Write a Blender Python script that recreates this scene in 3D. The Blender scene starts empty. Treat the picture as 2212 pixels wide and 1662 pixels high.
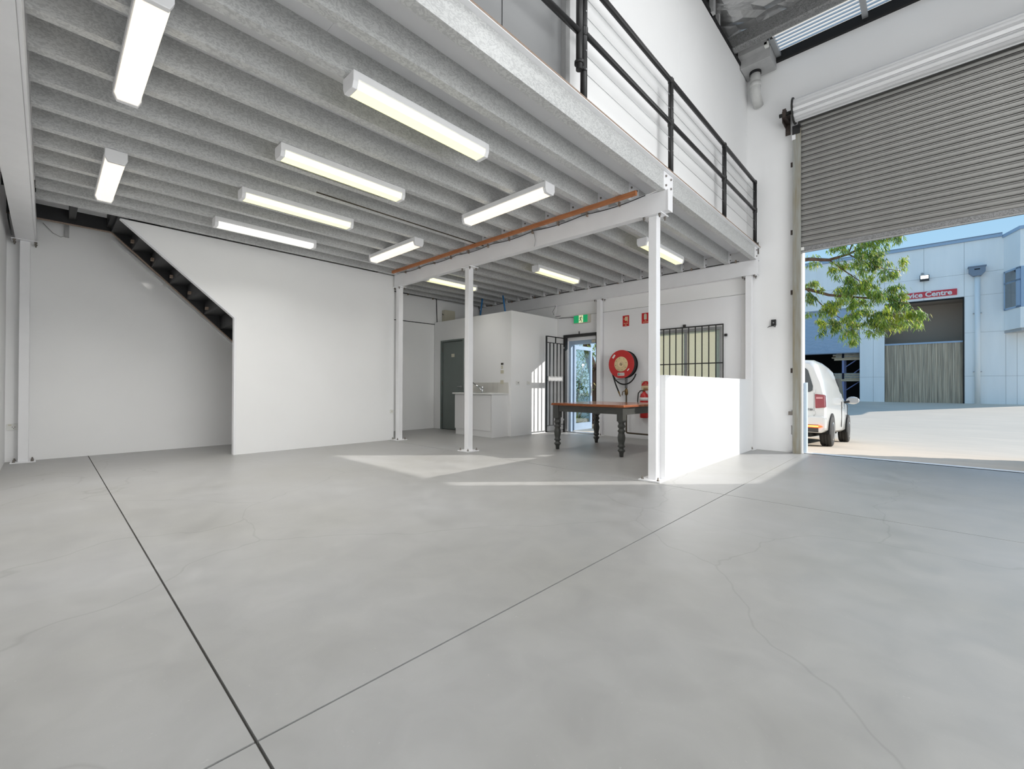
import bpy, bmesh, math, random
from mathutils import Vector, Matrix
random.seed(7)
SC = bpy.context.scene
COL = SC.collection
R = math.radians

# ------------------------------------------------------------------ camera
CAMH = 1.07
YAW, PITCH, ROLL = 0.75591607, 0.00535047, -0.00390808
def _axes():
    f = Vector((-math.sin(YAW)*math.cos(PITCH), math.cos(YAW)*math.cos(PITCH), math.sin(PITCH)))
    r = Vector((math.cos(YAW), math.sin(YAW), 0)); u = r.cross(f)
    return r*math.cos(ROLL)-u*math.sin(ROLL), u*math.cos(ROLL)+r*math.sin(ROLL), f
_r, _u, _f = _axes()
cam_d = bpy.data.cameras.new('camera'); cam = bpy.data.objects.new('camera', cam_d); COL.objects.link(cam)
cam_d.sensor_width = 36.0; cam_d.lens = 948.0/2212*36.0; cam_d.clip_start = 0.02; cam_d.clip_end = 300
M3 = Matrix((_r, _u, -_f)).transposed()
cam.matrix_world = Matrix.Translation((0, 0, CAMH)) @ M3.to_4x4()
SC.camera = cam

# ------------------------------------------------------------------ world, sun, added daylight lamps
SUN_E = R(23.5)
SUN_AZ = math.atan2(0.697, 0.717)          # from +Y towards +X, where the sun stands
world = bpy.data.worlds.new('sky'); SC.world = world; world.use_nodes = True
nt = world.node_tree; nt.nodes.clear()
out = nt.nodes.new('ShaderNodeOutputWorld'); bg = nt.nodes.new('ShaderNodeBackground')
geo = nt.nodes.new('ShaderNodeTexCoord'); sep = nt.nodes.new('ShaderNodeSeparateXYZ'); rmp = nt.nodes.new('ShaderNodeValToRGB')
nt.links.new(geo.outputs['Generated'], sep.inputs[0]); nt.links.new(sep.outputs['Z'], rmp.inputs[0])
cr = rmp.color_ramp; cr.elements[0].position = 0.0; cr.elements[0].color = (0.60, 0.80, 0.96, 1)
cr.elements[1].position = 1.0; cr.elements[1].color = (0.20, 0.42, 0.80, 1)
e = cr.elements.new(0.30); e.color = (0.36, 0.645, 0.91, 1)
nt.links.new(rmp.outputs[0], bg.inputs[0]); nt.links.new(bg.outputs[0], out.inputs[0])
bg.inputs[1].default_value = 0.80
sd = bpy.data.lights.new('sun', 'SUN'); sd.energy = 4.1; sd.angle = R(0.53); sd.color = (1.0, 0.965, 0.91)
so = bpy.data.objects.new('sun', sd); COL.objects.link(so); so.location = (12, 18, 14)
sdir = Vector((-0.697*math.cos(SUN_E), -0.717*math.cos(SUN_E), -math.sin(SUN_E)))
so.rotation_euler = sdir.to_track_quat('-Z', 'Y').to_euler()
SKYL = [(1.0, 2.3), (4.3, 5.6)]            # y-ranges of two added, unseen rooflights over the high bay
for i, (y0, y1) in enumerate(SKYL):  # area lamps added under them to brighten the interior
    ld = bpy.data.lights.new('rooflight_fill', 'AREA'); ld.shape = 'RECTANGLE'; ld.size = 3.7; ld.size_y = y1-y0-0.05
    ld.energy = 50; ld.color = (0.975, 0.99, 1.0)
    lo = bpy.data.objects.new('rooflight_fill', ld); COL.objects.link(lo); lo.location = (1.0, (y0+y1)/2, 6.70)
# added fill lamp inside the made-up side window (added_window) in the right hand wall
ld = bpy.data.lights.new('window_fill', 'AREA'); ld.shape = 'RECTANGLE'; ld.size = 3.0; ld.size_y = 5.6
ld.energy = 165; ld.color = (0.97, 0.99, 1.0)
lo = bpy.data.objects.new('window_fill', ld); COL.objects.link(lo); lo.location = (2.985, 3.3, 2.03); lo.rotation_euler = (0, R(90), 0)
vs = SC.view_settings
SC.display_settings.display_device = 'sRGB'
vs.view_transform = 'Standard'; vs.look = 'None'; vs.exposure = 0.30; vs.gamma = 1.0; vs.use_curve_mapping = False
SC.cycles.use_denoising = True
SC.cycles.max_bounces = 12; SC.cycles.diffuse_bounces = 7; SC.cycles.transparent_max_bounces = 16
SC.cycles.sample_clamp_indirect = 6.0
SC.cycles.caustics_reflective = False; SC.cycles.caustics_refractive = False

# ------------------------------------------------------------------ materials
def S(r, g, b):
    def c(v):
        v /= 255.0
        return v/12.92 if v <= 0.04045 else ((v+0.055)/1.055)**2.4
    return (c(r), c(g), c(b), 1.0)
MATS = {}
def mat(name, rgb, rough=0.6, metal=0.0, var=0.0, scale=8.0, bump=0.0, bscale=60.0, spec=0.5, stretch=None, rgb2=None, detail=4.0, emit=None, estr=0.0, trans=0.0, alpha=None, distort=0.0, coat=0.0):
    m = bpy.data.materials.new(name); m.use_nodes = True; MATS[name] = m
    n = m.node_tree.nodes; l = m.node_tree.links; b = n['Principled BSDF']
    col = rgb if len(rgb) == 4 else (*rgb, 1)
    b.inputs['Base Color'].default_value = col; b.inputs['Roughness'].default_value = rough
    b.inputs['Metallic'].default_value = metal; b.inputs['Specular IOR Level'].default_value = spec
    if coat: b.inputs['Coat Weight'].default_value = coat; b.inputs['Coat Roughness'].default_value = 0.08
    if var or bump or rgb2:
        tc = n.new('ShaderNodeTexCoord'); mp = n.new('ShaderNodeMapping'); l.new(tc.outputs['Object'], mp.inputs[0])
        if stretch: mp.inputs['Scale'].default_value = stretch
    if var or rgb2:
        nz = n.new('ShaderNodeTexNoise'); nz.inputs['Scale'].default_value = scale; nz.inputs['Detail'].default_value = detail
        nz.inputs['Distortion'].default_value = distort; l.new(mp.outputs[0], nz.inputs['Vector'])
        rp = n.new('ShaderNodeValToRGB'); rp.color_ramp.elements[0].position = 0.33; rp.color_ramp.elements[1].position = 0.67
        if rgb2: rp.color_ramp.elements[0].color = rgb2; rp.color_ramp.elements[1].color = col
        else:
            rp.color_ramp.elements[0].color = tuple(max(0, c*(1-var)) for c in col[:3])+(1,)
            rp.color_ramp.elements[1].color = tuple(min(1, c*(1+var)) for c in col[:3])+(1,)
        l.new(nz.outputs['Fac'], rp.inputs[0]); l.new(rp.outputs[0], b.inputs['Base Color'])
    if bump:
        nb = n.new('ShaderNodeTexNoise'); nb.inputs['Scale'].default_value = bscale; nb.inputs['Detail'].default_value = 3; l.new(mp.outputs[0], nb.inputs['Vector'])
        bp = n.new('ShaderNodeBump'); bp.inputs['Strength'].default_value = bump; bp.inputs['Distance'].default_value = 0.01
        l.new(nb.outputs['Fac'], bp.inputs['Height']); l.new(bp.outputs[0], b.inputs['Normal'])
    if emit: b.inputs['Emission Color'].default_value = emit; b.inputs['Emission Strength'].default_value = estr
    if trans: b.inputs['Transmission Weight'].default_value = trans
    if alpha is not None: b.inputs['Alpha'].default_value = alpha
    return m
WHITE = mat('wall_white', S(241, 241, 241), 0.75, var=0.012, scale=1.2, bump=0.02, bscale=120)
WHITE2 = mat('lining_white', S(238, 238, 240), 0.7, var=0.01, scale=2.0)
STEELW = mat('white_painted_steel', S(238, 238, 240), 0.45, var=0.015, scale=5)
DECKW = mat('white_board', S(240, 240, 242), 0.7, var=0.012, scale=3)
PARTICLE = mat('particleboard', S(150, 132, 118), 0.85, var=0.2, scale=120)
GREYD = mat('grey_panel', S(142, 143, 144), 0.5, var=0.015, scale=2)
BLACK = mat('black_painted_steel', S(34, 34, 35), 0.38, var=0.1, scale=20)
STAIRB = mat('black_stair', S(40, 40, 42), 0.5, var=0.12, scale=9)
DARK = mat('dark_void', S(22, 22, 23), 0.8)
TIMBER = mat('timber_batten', S(186, 122, 78), 0.6, rgb2=S(160, 98, 60), scale=6, stretch=(1, 18, 18))
CABW = mat('white_laminate', S(228, 228, 228), 0.35)
TOPL = mat('benchtop', S(222, 222, 220), 0.3)
CHROME = mat('chrome', S(220, 222, 224), 0.12, 1.0)
STEEL = mat('zinc_bolt', S(128, 122, 116), 0.45, 0.7, var=0.2, scale=90)
CREAM = mat('cream_plastic', S(205, 200, 182), 0.5)
DOORG = mat('washroom_door_grey', S(112, 121, 118), 0.45, var=0.03, scale=3)
TABLEB = mat('table_charcoal', S(66, 67, 64), 0.30, var=0.08, scale=14)
REDP = mat('reel_red', S(186, 38, 38), 0.35)
REDS = mat('sign_red', S(196, 26, 30), 0.4)
BEIGE = mat('reel_cream', S(214, 194, 150), 0.5, var=0.05, scale=30)
RUB = mat('hose_rubber', S(30, 30, 30), 0.5)
BRASS = mat('aged_brass', S(120, 96, 62), 0.4, 0.7, var=0.25, scale=30)
PIPEB = mat('old_copper_pipe', S(70, 60, 46), 0.45, 0.4, var=0.25, scale=30)
PAPER = mat('label_white', S(228, 228, 224), 0.6)
PALE = mat('sign_pale', S(222, 198, 160), 0.6)
TEAL = mat('label_teal', S(90, 150, 140), 0.5)
GREEN = mat('exit_green', S(20, 150, 92), 0.4, emit=S(30, 176, 112), estr=0.35)
EXITY = mat('exit_pale', S(226, 232, 190), 0.4, emit=S(230, 236, 190), estr=0.45)
EXITM = mat('exit_man', S(28, 92, 30), 0.5)
BLUEF = mat('door_blue', S(160, 180, 202), 0.35, var=0.04, scale=6)
BLUEP = mat('prop_blue', S(58, 128, 190), 0.4)
ALU = mat('aluminium', S(176, 178, 180), 0.4, 0.6)
PVC = mat('pvc_pipe', S(200, 200, 198), 0.4, var=0.04, scale=18)
GUT = mat('gutter_grey', S(172, 172, 172), 0.55, var=0.06, scale=9)
RUSTB = mat('rusty_bracket', S(78, 68, 64), 0.6, 0.3, var=0.3, scale=40)
GREASE = mat('drum_plate', S(52, 52, 50), 0.55, 0.4, var=0.3, scale=30)
DRIVE = mat('concrete_drive', S(216, 200, 181), 0.85, var=0.05, scale=2.5, bump=0.05, bscale=90, stretch=(0.35, 1.6, 1), detail=6)
OPPW = mat('opposite_wall', S(240, 240, 238), 0.75, var=0.03, scale=0.9, stretch=(3, 1, 0.4), detail=6)
OPPB = mat('opposite_blue', S(158, 178, 200), 0.45)
OPPD = mat('opposite_deep_blue', S(122, 134, 150), 0.45)
OPPI = mat('opposite_interior', S(168, 156, 144), 0.9)
STRIP = mat('strip_curtain', S(208, 190, 164), 0.6, rgb2=S(136, 124, 108), scale=2.2, stretch=(22, 1, 0.35), detail=6)
SHUTB = mat('shutter_blue', S(170, 188, 208), 0.45)
SIGNR = mat('shop_sign_red', S(204, 62, 72), 0.5)
RACKB = mat('rack_blue', S(126, 132, 172), 0.5)
PLYW = mat('stacked_board', S(188, 168, 142), 0.8, var=0.1, scale=6)
SHEETG = mat('stacked_sheet', S(150, 150, 146), 0.7, var=0.2, scale=12)
VANW = mat('van_white', S(226, 224, 219), 0.25, coat=0.6)
VANB = mat('car_pale_blue', S(190, 204, 220), 0.25, coat=0.6)
GLASSD = mat('car_glass', S(52, 58, 58), 0.06, spec=0.8)
TYRE = mat('tyre', S(52, 50, 48), 0.8, var=0.1, scale=50)
RIM = mat('wheel_rim', S(178, 178, 178), 0.35, 0.7)
TAIL = mat('tail_lamp', S(150, 20, 34), 0.15, coat=0.8)
TAILW = mat('tail_clear', S(214, 150, 150), 0.15)
REFLG = mat('reflector_glow', S(255, 60, 20), 0.3, emit=(1.0, 0.10, 0.02, 1), estr=2.2)  # reflector glow painted by emission; the part is no lamp
REFLC = mat('reflector_core_glow', S(255, 190, 60), 0.3, emit=(1.0, 0.62, 0.10, 1), estr=2.4)  # brighter middle of the same painted glow
PLASTB = mat('bumper_plastic', S(64, 62, 60), 0.6)
FLOODE = mat('floodlight_lens', S(250, 250, 250), 0.2, emit=(1, 1, 1, 1), estr=1.6)
BARK = mat('bark', S(112, 84, 66), 0.9, var=0.3, scale=10, bump=0.4, bscale=25)
TRUNKM = mat('dark_bark', S(78, 58, 46), 0.95, var=0.3, scale=7, bump=0.5, bscale=14, stretch=(1, 1, 0.3))
SOIL = mat('soil', S(132, 116, 92), 0.95, var=0.3, scale=5)
GUARD = mat('corner_guard_blue', S(196, 212, 226), 0.5)
BLOCK = mat('block_wall', S(190, 186, 180), 0.85, var=0.06, scale=3)

def galv(name, c1, c2, scale, rough, metal):
    m = mat(name, c1, rough, metal); n = m.node_tree.nodes; l = m.node_tree.links; b = n['Principled BSDF']
    tc = n.new('ShaderNodeTexCoord'); mp = n.new('ShaderNodeMapping'); mp.inputs['Scale'].default_value = (1, 0.75, 1.35)
    mp.inputs['Rotation'].default_value = (R(20), 0, 0); l.new(tc.outputs['Object'], mp.inputs[0])
    a = n.new('ShaderNodeTexNoise'); a.inputs['Scale'].default_value = scale; a.inputs['Detail'].default_value = 2.5; a.inputs['Distortion'].default_value = 2.6
    c = n.new('ShaderNodeTexNoise'); c.inputs['Scale'].default_value = 2.2; c.inputs['Detail'].default_value = 3
    l.new(mp.outputs[0], a.inputs['Vector']); l.new(mp.outputs[0], c.inputs['Vector'])
    r1 = n.new('ShaderNodeValToRGB'); r1.color_ramp.elements[0].position = 0.44; r1.color_ramp.elements[1].position = 0.54
    r1.color_ramp.elements[0].color = c2; r1.color_ramp.elements[1].color = c1; l.new(a.outputs['Fac'], r1.inputs[0])
    mx = n.new('ShaderNodeMix'); mx.data_type = 'RGBA'; mx.blend_type = 'MULTIPLY'; mx.inputs['Factor'].default_value = 0.14
    l.new(r1.outputs[0], mx.inputs['A']); l.new(c.outputs['Fac'], mx.inputs['B']); l.new(mx.outputs['Result'], b.inputs['Base Color'])
    mr = n.new('ShaderNodeMapRange'); mr.inputs['To Min'].default_value = rough-0.08; mr.inputs['To Max'].default_value = rough+0.12
    l.new(a.outputs['Fac'], mr.inputs['Value']); l.new(mr.outputs[0], b.inputs['Roughness'])
    return m
GALV = galv('galvanised_spangle', S(212, 213, 212), S(190, 191, 191), 26, 0.42, 0.14)
GALVP = galv('purlin_galvanised', S(150, 150, 150), S(118, 118, 118), 30, 0.5, 0.3)
GUIDE = mat('roller_guide', S(158, 160, 156), 0.55, 0.15, rgb2=S(140, 132, 112), scale=2.0, stretch=(9, 9, 1.0), detail=7)
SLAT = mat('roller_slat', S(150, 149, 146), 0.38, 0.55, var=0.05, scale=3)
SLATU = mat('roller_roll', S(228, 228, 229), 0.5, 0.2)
FOIL = mat('foil_blanket', S(196, 196, 196), 0.30, 0.85, bump=0.6, bscale=16)

def concrete_floor():
    m = mat('concrete_floor', S(172, 172, 170), 0.42, spec=0.45); n = m.node_tree.nodes; l = m.node_tree.links; b = n['Principled BSDF']
    tc = n.new('ShaderNodeTexCoord')
    def noise(sc, det, dist=0.0, st=None):
        mp = n.new('ShaderNodeMapping'); l.new(tc.outputs['Object'], mp.inputs[0])
        if st: mp.inputs['Scale'].default_value = st
        z = n.new('ShaderNodeTexNoise'); z.inputs['Scale'].default_value = sc; z.inputs['Detail'].default_value = det; z.inputs['Distortion'].default_value = dist
        l.new(mp.outputs[0], z.inputs['Vector']); return z
    a = noise(0.7, 5); c = noise(4.5, 8, 0.6); d = noise(38, 3, 2.5)
    r = n.new('ShaderNodeValToRGB'); r.color_ramp.elements[0].position = 0.25; r.color_ramp.elements[1].position = 0.75
    r.color_ramp.elements[0].color = S(160, 159, 156); r.color_ramp.elements[1].color = S(172, 172, 173); l.new(a.outputs['Fac'], r.inputs[0])
    r2 = n.new('ShaderNodeValToRGB'); r2.color_ramp.elements[0].position = 0.3; r2.color_ramp.elements[1].position = 0.72
    r2.color_ramp.elements[0].color = (0.90, 0.90, 0.89, 1); r2.color_ramp.elements[1].color = (1.04, 1.04, 1.03, 1); l.new(c.outputs['Fac'], r2.inputs[0])
    mx = n.new('ShaderNodeMix'); mx.data_type = 'RGBA'; mx.blend_type = 'MULTIPLY'; mx.inputs['Factor'].default_value = 1
    l.new(r.outputs[0], mx.inputs['A']); l.new(r2.outputs[0], mx.inputs['B'])
    # pale scuffs
    r3 = n.new('ShaderNodeValToRGB'); r3.color_ramp.elements[0].position = 0.70; r3.color_ramp.elements[1].position = 0.78
    r3.color_ramp.elements[0].color = (0, 0, 0, 1); r3.color_ramp.elements[1].color = (0.35, 0.35, 0.35, 1); l.new(d.outputs['Fac'], r3.inputs[0])
    mx2 = n.new('ShaderNodeMix'); mx2.data_type = 'RGBA'; mx2.blend_type = 'MIX'
    l.new(r3.outputs[0], mx2.inputs['Factor']); l.new(mx.outputs['Result'], mx2.inputs['A']); mx2.inputs['B'].default_value = S(205, 204, 200)
    # hairline cracks
    cn = noise(1.3, 3); vm = n.new('ShaderNodeVectorMath'); vm.operation = 'MULTIPLY_ADD'
    l.new(cn.outputs['Color'], vm.inputs[0]); vm.inputs[1].default_value = (0.5, 0.5, 0.5); l.new(tc.outputs['Object'], vm.inputs[2])
    vo = n.new('ShaderNodeTexVoronoi'); vo.feature = 'DISTANCE_TO_EDGE'; vo.inputs['Scale'].default_value = 0.42; l.new(vm.outputs[0], vo.inputs['Vector'])
    r4 = n.new('ShaderNodeValToRGB'); r4.color_ramp.elements[0].position = 0.0; r4.color_ramp.elements[1].position = 0.0022
    r4.color_ramp.elements[0].color = (0.86, 0.86, 0.85, 1); r4.color_ramp.elements[1].color = (1, 1, 1, 1); l.new(vo.outputs['Distance'], r4.inputs[0])
    mx3 = n.new('ShaderNodeMix'); mx3.data_type = 'RGBA'; mx3.blend_type = 'MULTIPLY'; mx3.inputs['Factor'].default_value = 1
    l.new(mx2.outputs['Result'], mx3.inputs['A']); l.new(r4.outputs[0], mx3.inputs['B']); l.new(mx3.outputs['Result'], b.inputs['Base Color'])
    mr = n.new('ShaderNodeMapRange'); mr.inputs['To Min'].default_value = 0.30; mr.inputs['To Max'].default_value = 0.52
    l.new(c.outputs['Fac'], mr.inputs['Value']); l.new(mr.outputs[0], b.inputs['Roughness'])
    return m
FLOORM = concrete_floor()
JOINT = mat('floor_joint', S(92, 90, 86), 0.9)

def wood_top():
    m = mat('table_top_wood', S(170, 104, 66), 0.22, rgb2=S(138, 78, 48), scale=3.5, stretch=(1.2, 14, 6), detail=6, coat=0.4)
    return m
WOOD = wood_top()
def lampmat(name, col, s):
    m = bpy.data.materials.new(name); m.use_nodes = True; n = m.node_tree.nodes; b = n['Principled BSDF']
    b.inputs['Base Color'].default_value = (0.8, 0.8, 0.75, 1); b.inputs['Roughness'].default_value = 0.35
    b.inputs['Emission Color'].default_value = col; b.inputs['Emission Strength'].default_value = s; return m
LAMP_Y = lampmat('diffuser_yellow', (1.0, 0.93, 0.40, 1), 0.92)
LAMP_YB = lampmat('tube_glow_yellow', (1.0, 0.97, 0.54, 1), 1.0)
LAMP_W = lampmat('diffuser_warm', (1.0, 0.80, 0.58, 1), 0.90)
LAMP_WB = lampmat('tube_glow_warm', (1.0, 0.88, 0.68, 1), 0.96)
LAMP_N = lampmat('diffuser_neutral', (0.95, 0.93, 0.84, 1), 0.66)
LAMP_NB = lampmat('tube_glow_neutral', (1.0, 0.98, 0.90, 1), 0.95)
def glassmat(name, tint, rough, mixf):
    m = bpy.data.materials.new(name); m.use_nodes = True; n = m.node_tree.nodes; l = m.node_tree.links; n.clear()
    o = n.new('ShaderNodeOutputMaterial'); t = n.new('ShaderNodeBsdfTransparent'); t.inputs[0].default_value = tint
    g = n.new('ShaderNodeBsdfGlossy'); g.inputs['Roughness'].default_value = rough; g.inputs[0].default_value = (0.9, 0.93, 0.95, 1)
    x = n.new('ShaderNodeMixShader'); x.inputs[0].default_value = mixf
    l.new(t.outputs[0], x.inputs[1]); l.new(g.outputs[0], x.inputs[2]); l.new(x.outputs[0], o.inputs[0]); return m
CLEAR = glassmat('door_glass', (0.82, 0.9, 0.9, 1), 0.03, 0.16)
BAYGL = glassmat('bay_glass', (0.5, 0.58, 0.62, 1), 0.04, 0.3)
def translucent(name, col, mixd):
    m = bpy.data.materials.new(name); m.use_nodes = True; n = m.node_tree.nodes; l = m.node_tree.links; n.clear()
    o = n.new('ShaderNodeOutputMaterial'); t = n.new('ShaderNodeBsdfTranslucent'); t.inputs[0].default_value = col
    d = n.new('ShaderNodeBsdfDiffuse'); d.inputs[0].default_value = col; x = n.new('ShaderNodeMixShader'); x.inputs[0].default_value = mixd
    l.new(t.outputs[0], x.inputs[1]); l.new(d.outputs[0], x.inputs[2]); l.new(x.outputs[0], o.inputs[0]); return m
SKYSHEET = translucent('rooflight_sheet', (0.66, 0.62, 0.57, 1), 0.15)
def obscure():
    m = bpy.data.materials.new('obscure_glass'); m.use_nodes = True; n = m.node_tree.nodes; l = m.node_tree.links; n.clear()
    o = n.new('ShaderNodeOutputMaterial'); t = n.new('ShaderNodeBsdfTranslucent'); t.inputs[0].default_value = (0.84, 0.80, 0.66, 1)
    rf = n.new('ShaderNodeBsdfRefraction'); rf.inputs['Roughness'].default_value = 0.35; rf.inputs['IOR'].default_value = 1.06; rf.inputs[0].default_value = (0.92, 0.88, 0.74, 1)
    g = n.new('ShaderNodeBsdfGlossy'); g.inputs['Roughness'].default_value = 0.2
    tc = n.new('ShaderNodeTexCoord'); v = n.new('ShaderNodeTexNoise'); v.inputs['Scale'].default_value = 38; v.inputs['Detail'].default_value = 2; l.new(tc.outputs['Object'], v.inputs['Vector'])
    bp = n.new('ShaderNodeBump'); bp.inputs['Strength'].default_value = 1.0; bp.inputs['Distance'].default_value = 0.02; l.new(v.outputs['Fac'], bp.inputs['Height'])
    l.new(bp.outputs[0], rf.inputs['Normal']); l.new(bp.outputs[0], g.inputs['Normal'])
    x = n.new('ShaderNodeMixShader'); x.inputs[0].default_value = 0.55; y = n.new('ShaderNodeMixShader'); y.inputs[0].default_value = 0.08
    l.new(t.outputs[0], x.inputs[1]); l.new(rf.outputs[0], x.inputs[2]); l.new(x.outputs[0], y.inputs[1]); l.new(g.outputs[0], y.inputs[2]); l.new(y.outputs[0], o.inputs[0])
    return m
OBSC = obscure()
def leafmat(name):
    m = bpy.data.materials.new(name); m.use_nodes = True; n = m.node_tree.nodes; l = m.node_tree.links; n.clear()
    o = n.new('ShaderNodeOutputMaterial'); a = n.new('ShaderNodeAttribute'); a.attribute_name = 'leafcol'
    p = n.new('ShaderNodeBsdfPrincipled'); p.inputs['Roughness'].default_value = 0.38; l.new(a.outputs['Color'], p.inputs['Base Color'])
    t = n.new('ShaderNodeBsdfTranslucent'); l.new(a.outputs['Color'], t.inputs[0]); x = n.new('ShaderNodeMixShader'); x.inputs[0].default_value = 0.5
    l.new(p.outputs[0], x.inputs[1]); l.new(t.outputs[0], x.inputs[2]); l.new(x.outputs[0], o.inputs[0]); return m
LEAF = leafmat('gum_leaf')

# ------------------------------------------------------------------ mesh helpers
class MB:
    def __init__(s): s.v = []; s.f = []; s.m = []; s.mats = []; s.sm = []
    def _mi(s, mt):
        if mt is None: return 0
        if mt not in s.mats: s.mats.append(mt)
        return s.mats.index(mt)
    def add(s, vs, fs, mt=None, smooth=False):
        o = len(s.v); s.v += [tuple(v) for v in vs]; k = s._mi(mt)
        for f in fs: s.f.append(tuple(i+o for i in f)); s.m.append(k); s.sm.append(smooth)
        return s
    def box(s, x0, x1, y0, y1, z0, z1, mt=None):
        x0, x1 = min(x0, x1), max(x0, x1); y0, y1 = min(y0, y1), max(y0, y1); z0, z1 = min(z0, z1), max(z0, z1)
        return s.add([(x0, y0, z0), (x1, y0, z0), (x1, y1, z0), (x0, y1, z0), (x0, y0, z1), (x1, y0, z1), (x1, y1, z1), (x0, y1, z1)],
                     [(0, 3, 2, 1), (4, 5, 6, 7), (0, 1, 5, 4), (1, 2, 6, 5), (2, 3, 7, 6), (3, 0, 4, 7)], mt)
    def prism(s, poly, a0, a1, axis, mt=None):
        """polygon in the two other axes (cyclic order after axis), extruded along axis"""
        def P(p, a): return {0: (a, p[0], p[1]), 1: (p[0], a, p[1]), 2: (p[0], p[1], a)}[axis]
        n = len(poly); vs = [P(p, a0) for p in poly]+[P(p, a1) for p in poly]
        fs = [tuple(range(n))[::-1], tuple(range(n, 2*n))]+[(i, (i+1) % n, n+(i+1) % n, n+i) for i in range(n)]
        return s.add(vs, fs, mt)
    def tube(s, pts, r, n=8, mt=None, cap=True, smooth=True):
        pts = [Vector(p) for p in pts]; rs = r if isinstance(r, (list, tuple)) else [r]*len(pts)
        vs = []; fs = []; prev = None
        for i, p in enumerate(pts):
            d = (pts[min(i+1, len(pts)-1)]-pts[max(i-1, 0)]).normalized()
            if prev is None:
                a = Vector((0, 0, 1)) if abs(d.z) < 0.9 else Vector((1, 0, 0)); u = d.cross(a).normalized()
            else:
                u = (prev-d*prev.dot(d)).normalized()
            w = d.cross(u); prev = u
            for k in range(n):
                t = 2*math.pi*k/n; vs.append(p+(u*math.cos(t)+w*math.sin(t))*rs[i])
        for i in range(len(pts)-1):
            for k in range(n): fs.append((i*n+k, i*n+(k+1) % n, (i+1)*n+(k+1) % n, (i+1)*n+k))
        s.add(vs, fs, mt, smooth)
        if cap:
            L = len(pts)-1; o = len(s.v)-len(vs)
            k = s._mi(mt)
            s.f.append(tuple(o+j for j in range(n))[::-1]); s.m.append(k); s.sm.append(False)
            s.f.append(tuple(o+L*n+j for j in range(n))); s.m.append(k); s.sm.append(False)
        return s
    def lathe(s, prof, c, n=20, mt=None, axis=2, smooth=True):
        """prof: (radius, height) list around axis through c"""
        vs = []; fs = []
        for r, h in prof:
            for k in range(n):
                t = 2*math.pi*k/n; a, b = r*math.cos(t), r*math.sin(t)
                q = {2: (a, b, h), 1: (a, h, b), 0: (h, a, b)}[axis]; vs.append((c[0]+q[0], c[1]+q[1], c[2]+q[2]))
        for i in range(len(prof)-1):
            for k in range(n):
                f = (i*n+k, i*n+(k+1) % n, (i+1)*n+(k+1) % n, (i+1)*n+k); fs.append(f if axis != 1 else f[::-1])
        s.add(vs, fs, mt, smooth)
        o = len(s.v)-len(vs); k = s._mi(mt)
        for i0, rev in ((0, True), (len(prof)-1, False)):
            if prof[i0][0] > 1e-5:
                f = tuple(o+i0*n+j for j in range(n)); rv = rev if axis != 1 else not rev
                s.f.append(f[::-1] if rv else f); s.m.append(k); s.sm.append(False)
        return s
    def quad(s, a, b, c, d, mt=None): return s.add([a, b, c, d], [(0, 1, 2, 3)], mt)
    def build(s, name, mt=None, parent=None, local=False, bevel=0.0, seg=2):
        me = bpy.data.meshes.new(name)
        off = Vector((0, 0, 0))
        if parent is not None and not local:
            p = parent
            while p is not None: off += p.location; p = p.parent
        me.from_pydata([tuple(Vector(v)-off) for v in s.v], [], s.f)
        ms = s.mats if s.mats else [mt]
        for q in ms: me.materials.append(q)
        me.polygons.foreach_set('material_index', s.m); me.polygons.foreach_set('use_smooth', s.sm); me.update()
        o = bpy.data.objects.new(name, me); COL.objects.link(o)
        if parent is not None: o.parent = parent
        if bevel:
            b = o.modifiers.new('bevel', 'BEVEL'); b.width = bevel; b.segments = seg; b.limit_method = 'ANGLE'
        return o
def tag(o, label=None, cat=None, group=None, kind=None):
    if label: o['label'] = label
    if cat: o['category'] = cat
    if group: o['group'] = group
    if kind: o['kind'] = kind
    return o
def thing(name, label, cat, loc=(0, 0, 0), group=None, rz=0.0):
    o = bpy.data.objects.new(name, None); COL.objects.link(o); o.location = loc; o.rotation_euler = (0, 0, rz)
    o.empty_display_size = 0.1
    return tag(o, label, cat, group)
def struct(o, label=None): return tag(o, label, None, None, 'structure')
def box(name, b, mt, parent=None, bevel=0.0, local=False): return MB().box(*b).build(name, mt, parent, local, bevel)
def copy_tree(o, parent=None):
    c = o.copy(); COL.objects.link(c); c.parent = parent
    for ch in list(o.children): copy_tree(ch, c)
    return c
def text(name, body, size, mt, parent, loc, rot, extrude=0.001, bold=0.0, sx=1.0, align='CENTER'):
    cu = bpy.data.curves.new(name, 'FONT'); cu.body = body; cu.size = size; cu.extrude = extrude; cu.offset = bold; cu.align_x = align; cu.align_y = 'CENTER'
    cu.resolution_u = 3
    t = bpy.data.objects.new(name, cu); COL.objects.link(t)
    me = bpy.data.meshes.new_from_object(t); bpy.data.objects.remove(t); bpy.data.curves.remove(cu)
    me.materials.clear(); me.materials.append(mt)
    for v in me.vertices: v.co.x *= sx
    o = bpy.data.objects.new(name, me); COL.objects.link(o)
    o.parent = parent; off = Vector((0, 0, 0)); p = parent
    while p is not None: off += p.location; p = p.parent
    o.location = Vector(loc)-off; o.rotation_euler = rot
    return o
FACE_Y = (R(90), 0, 0)        # text readable from -Y
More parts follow.
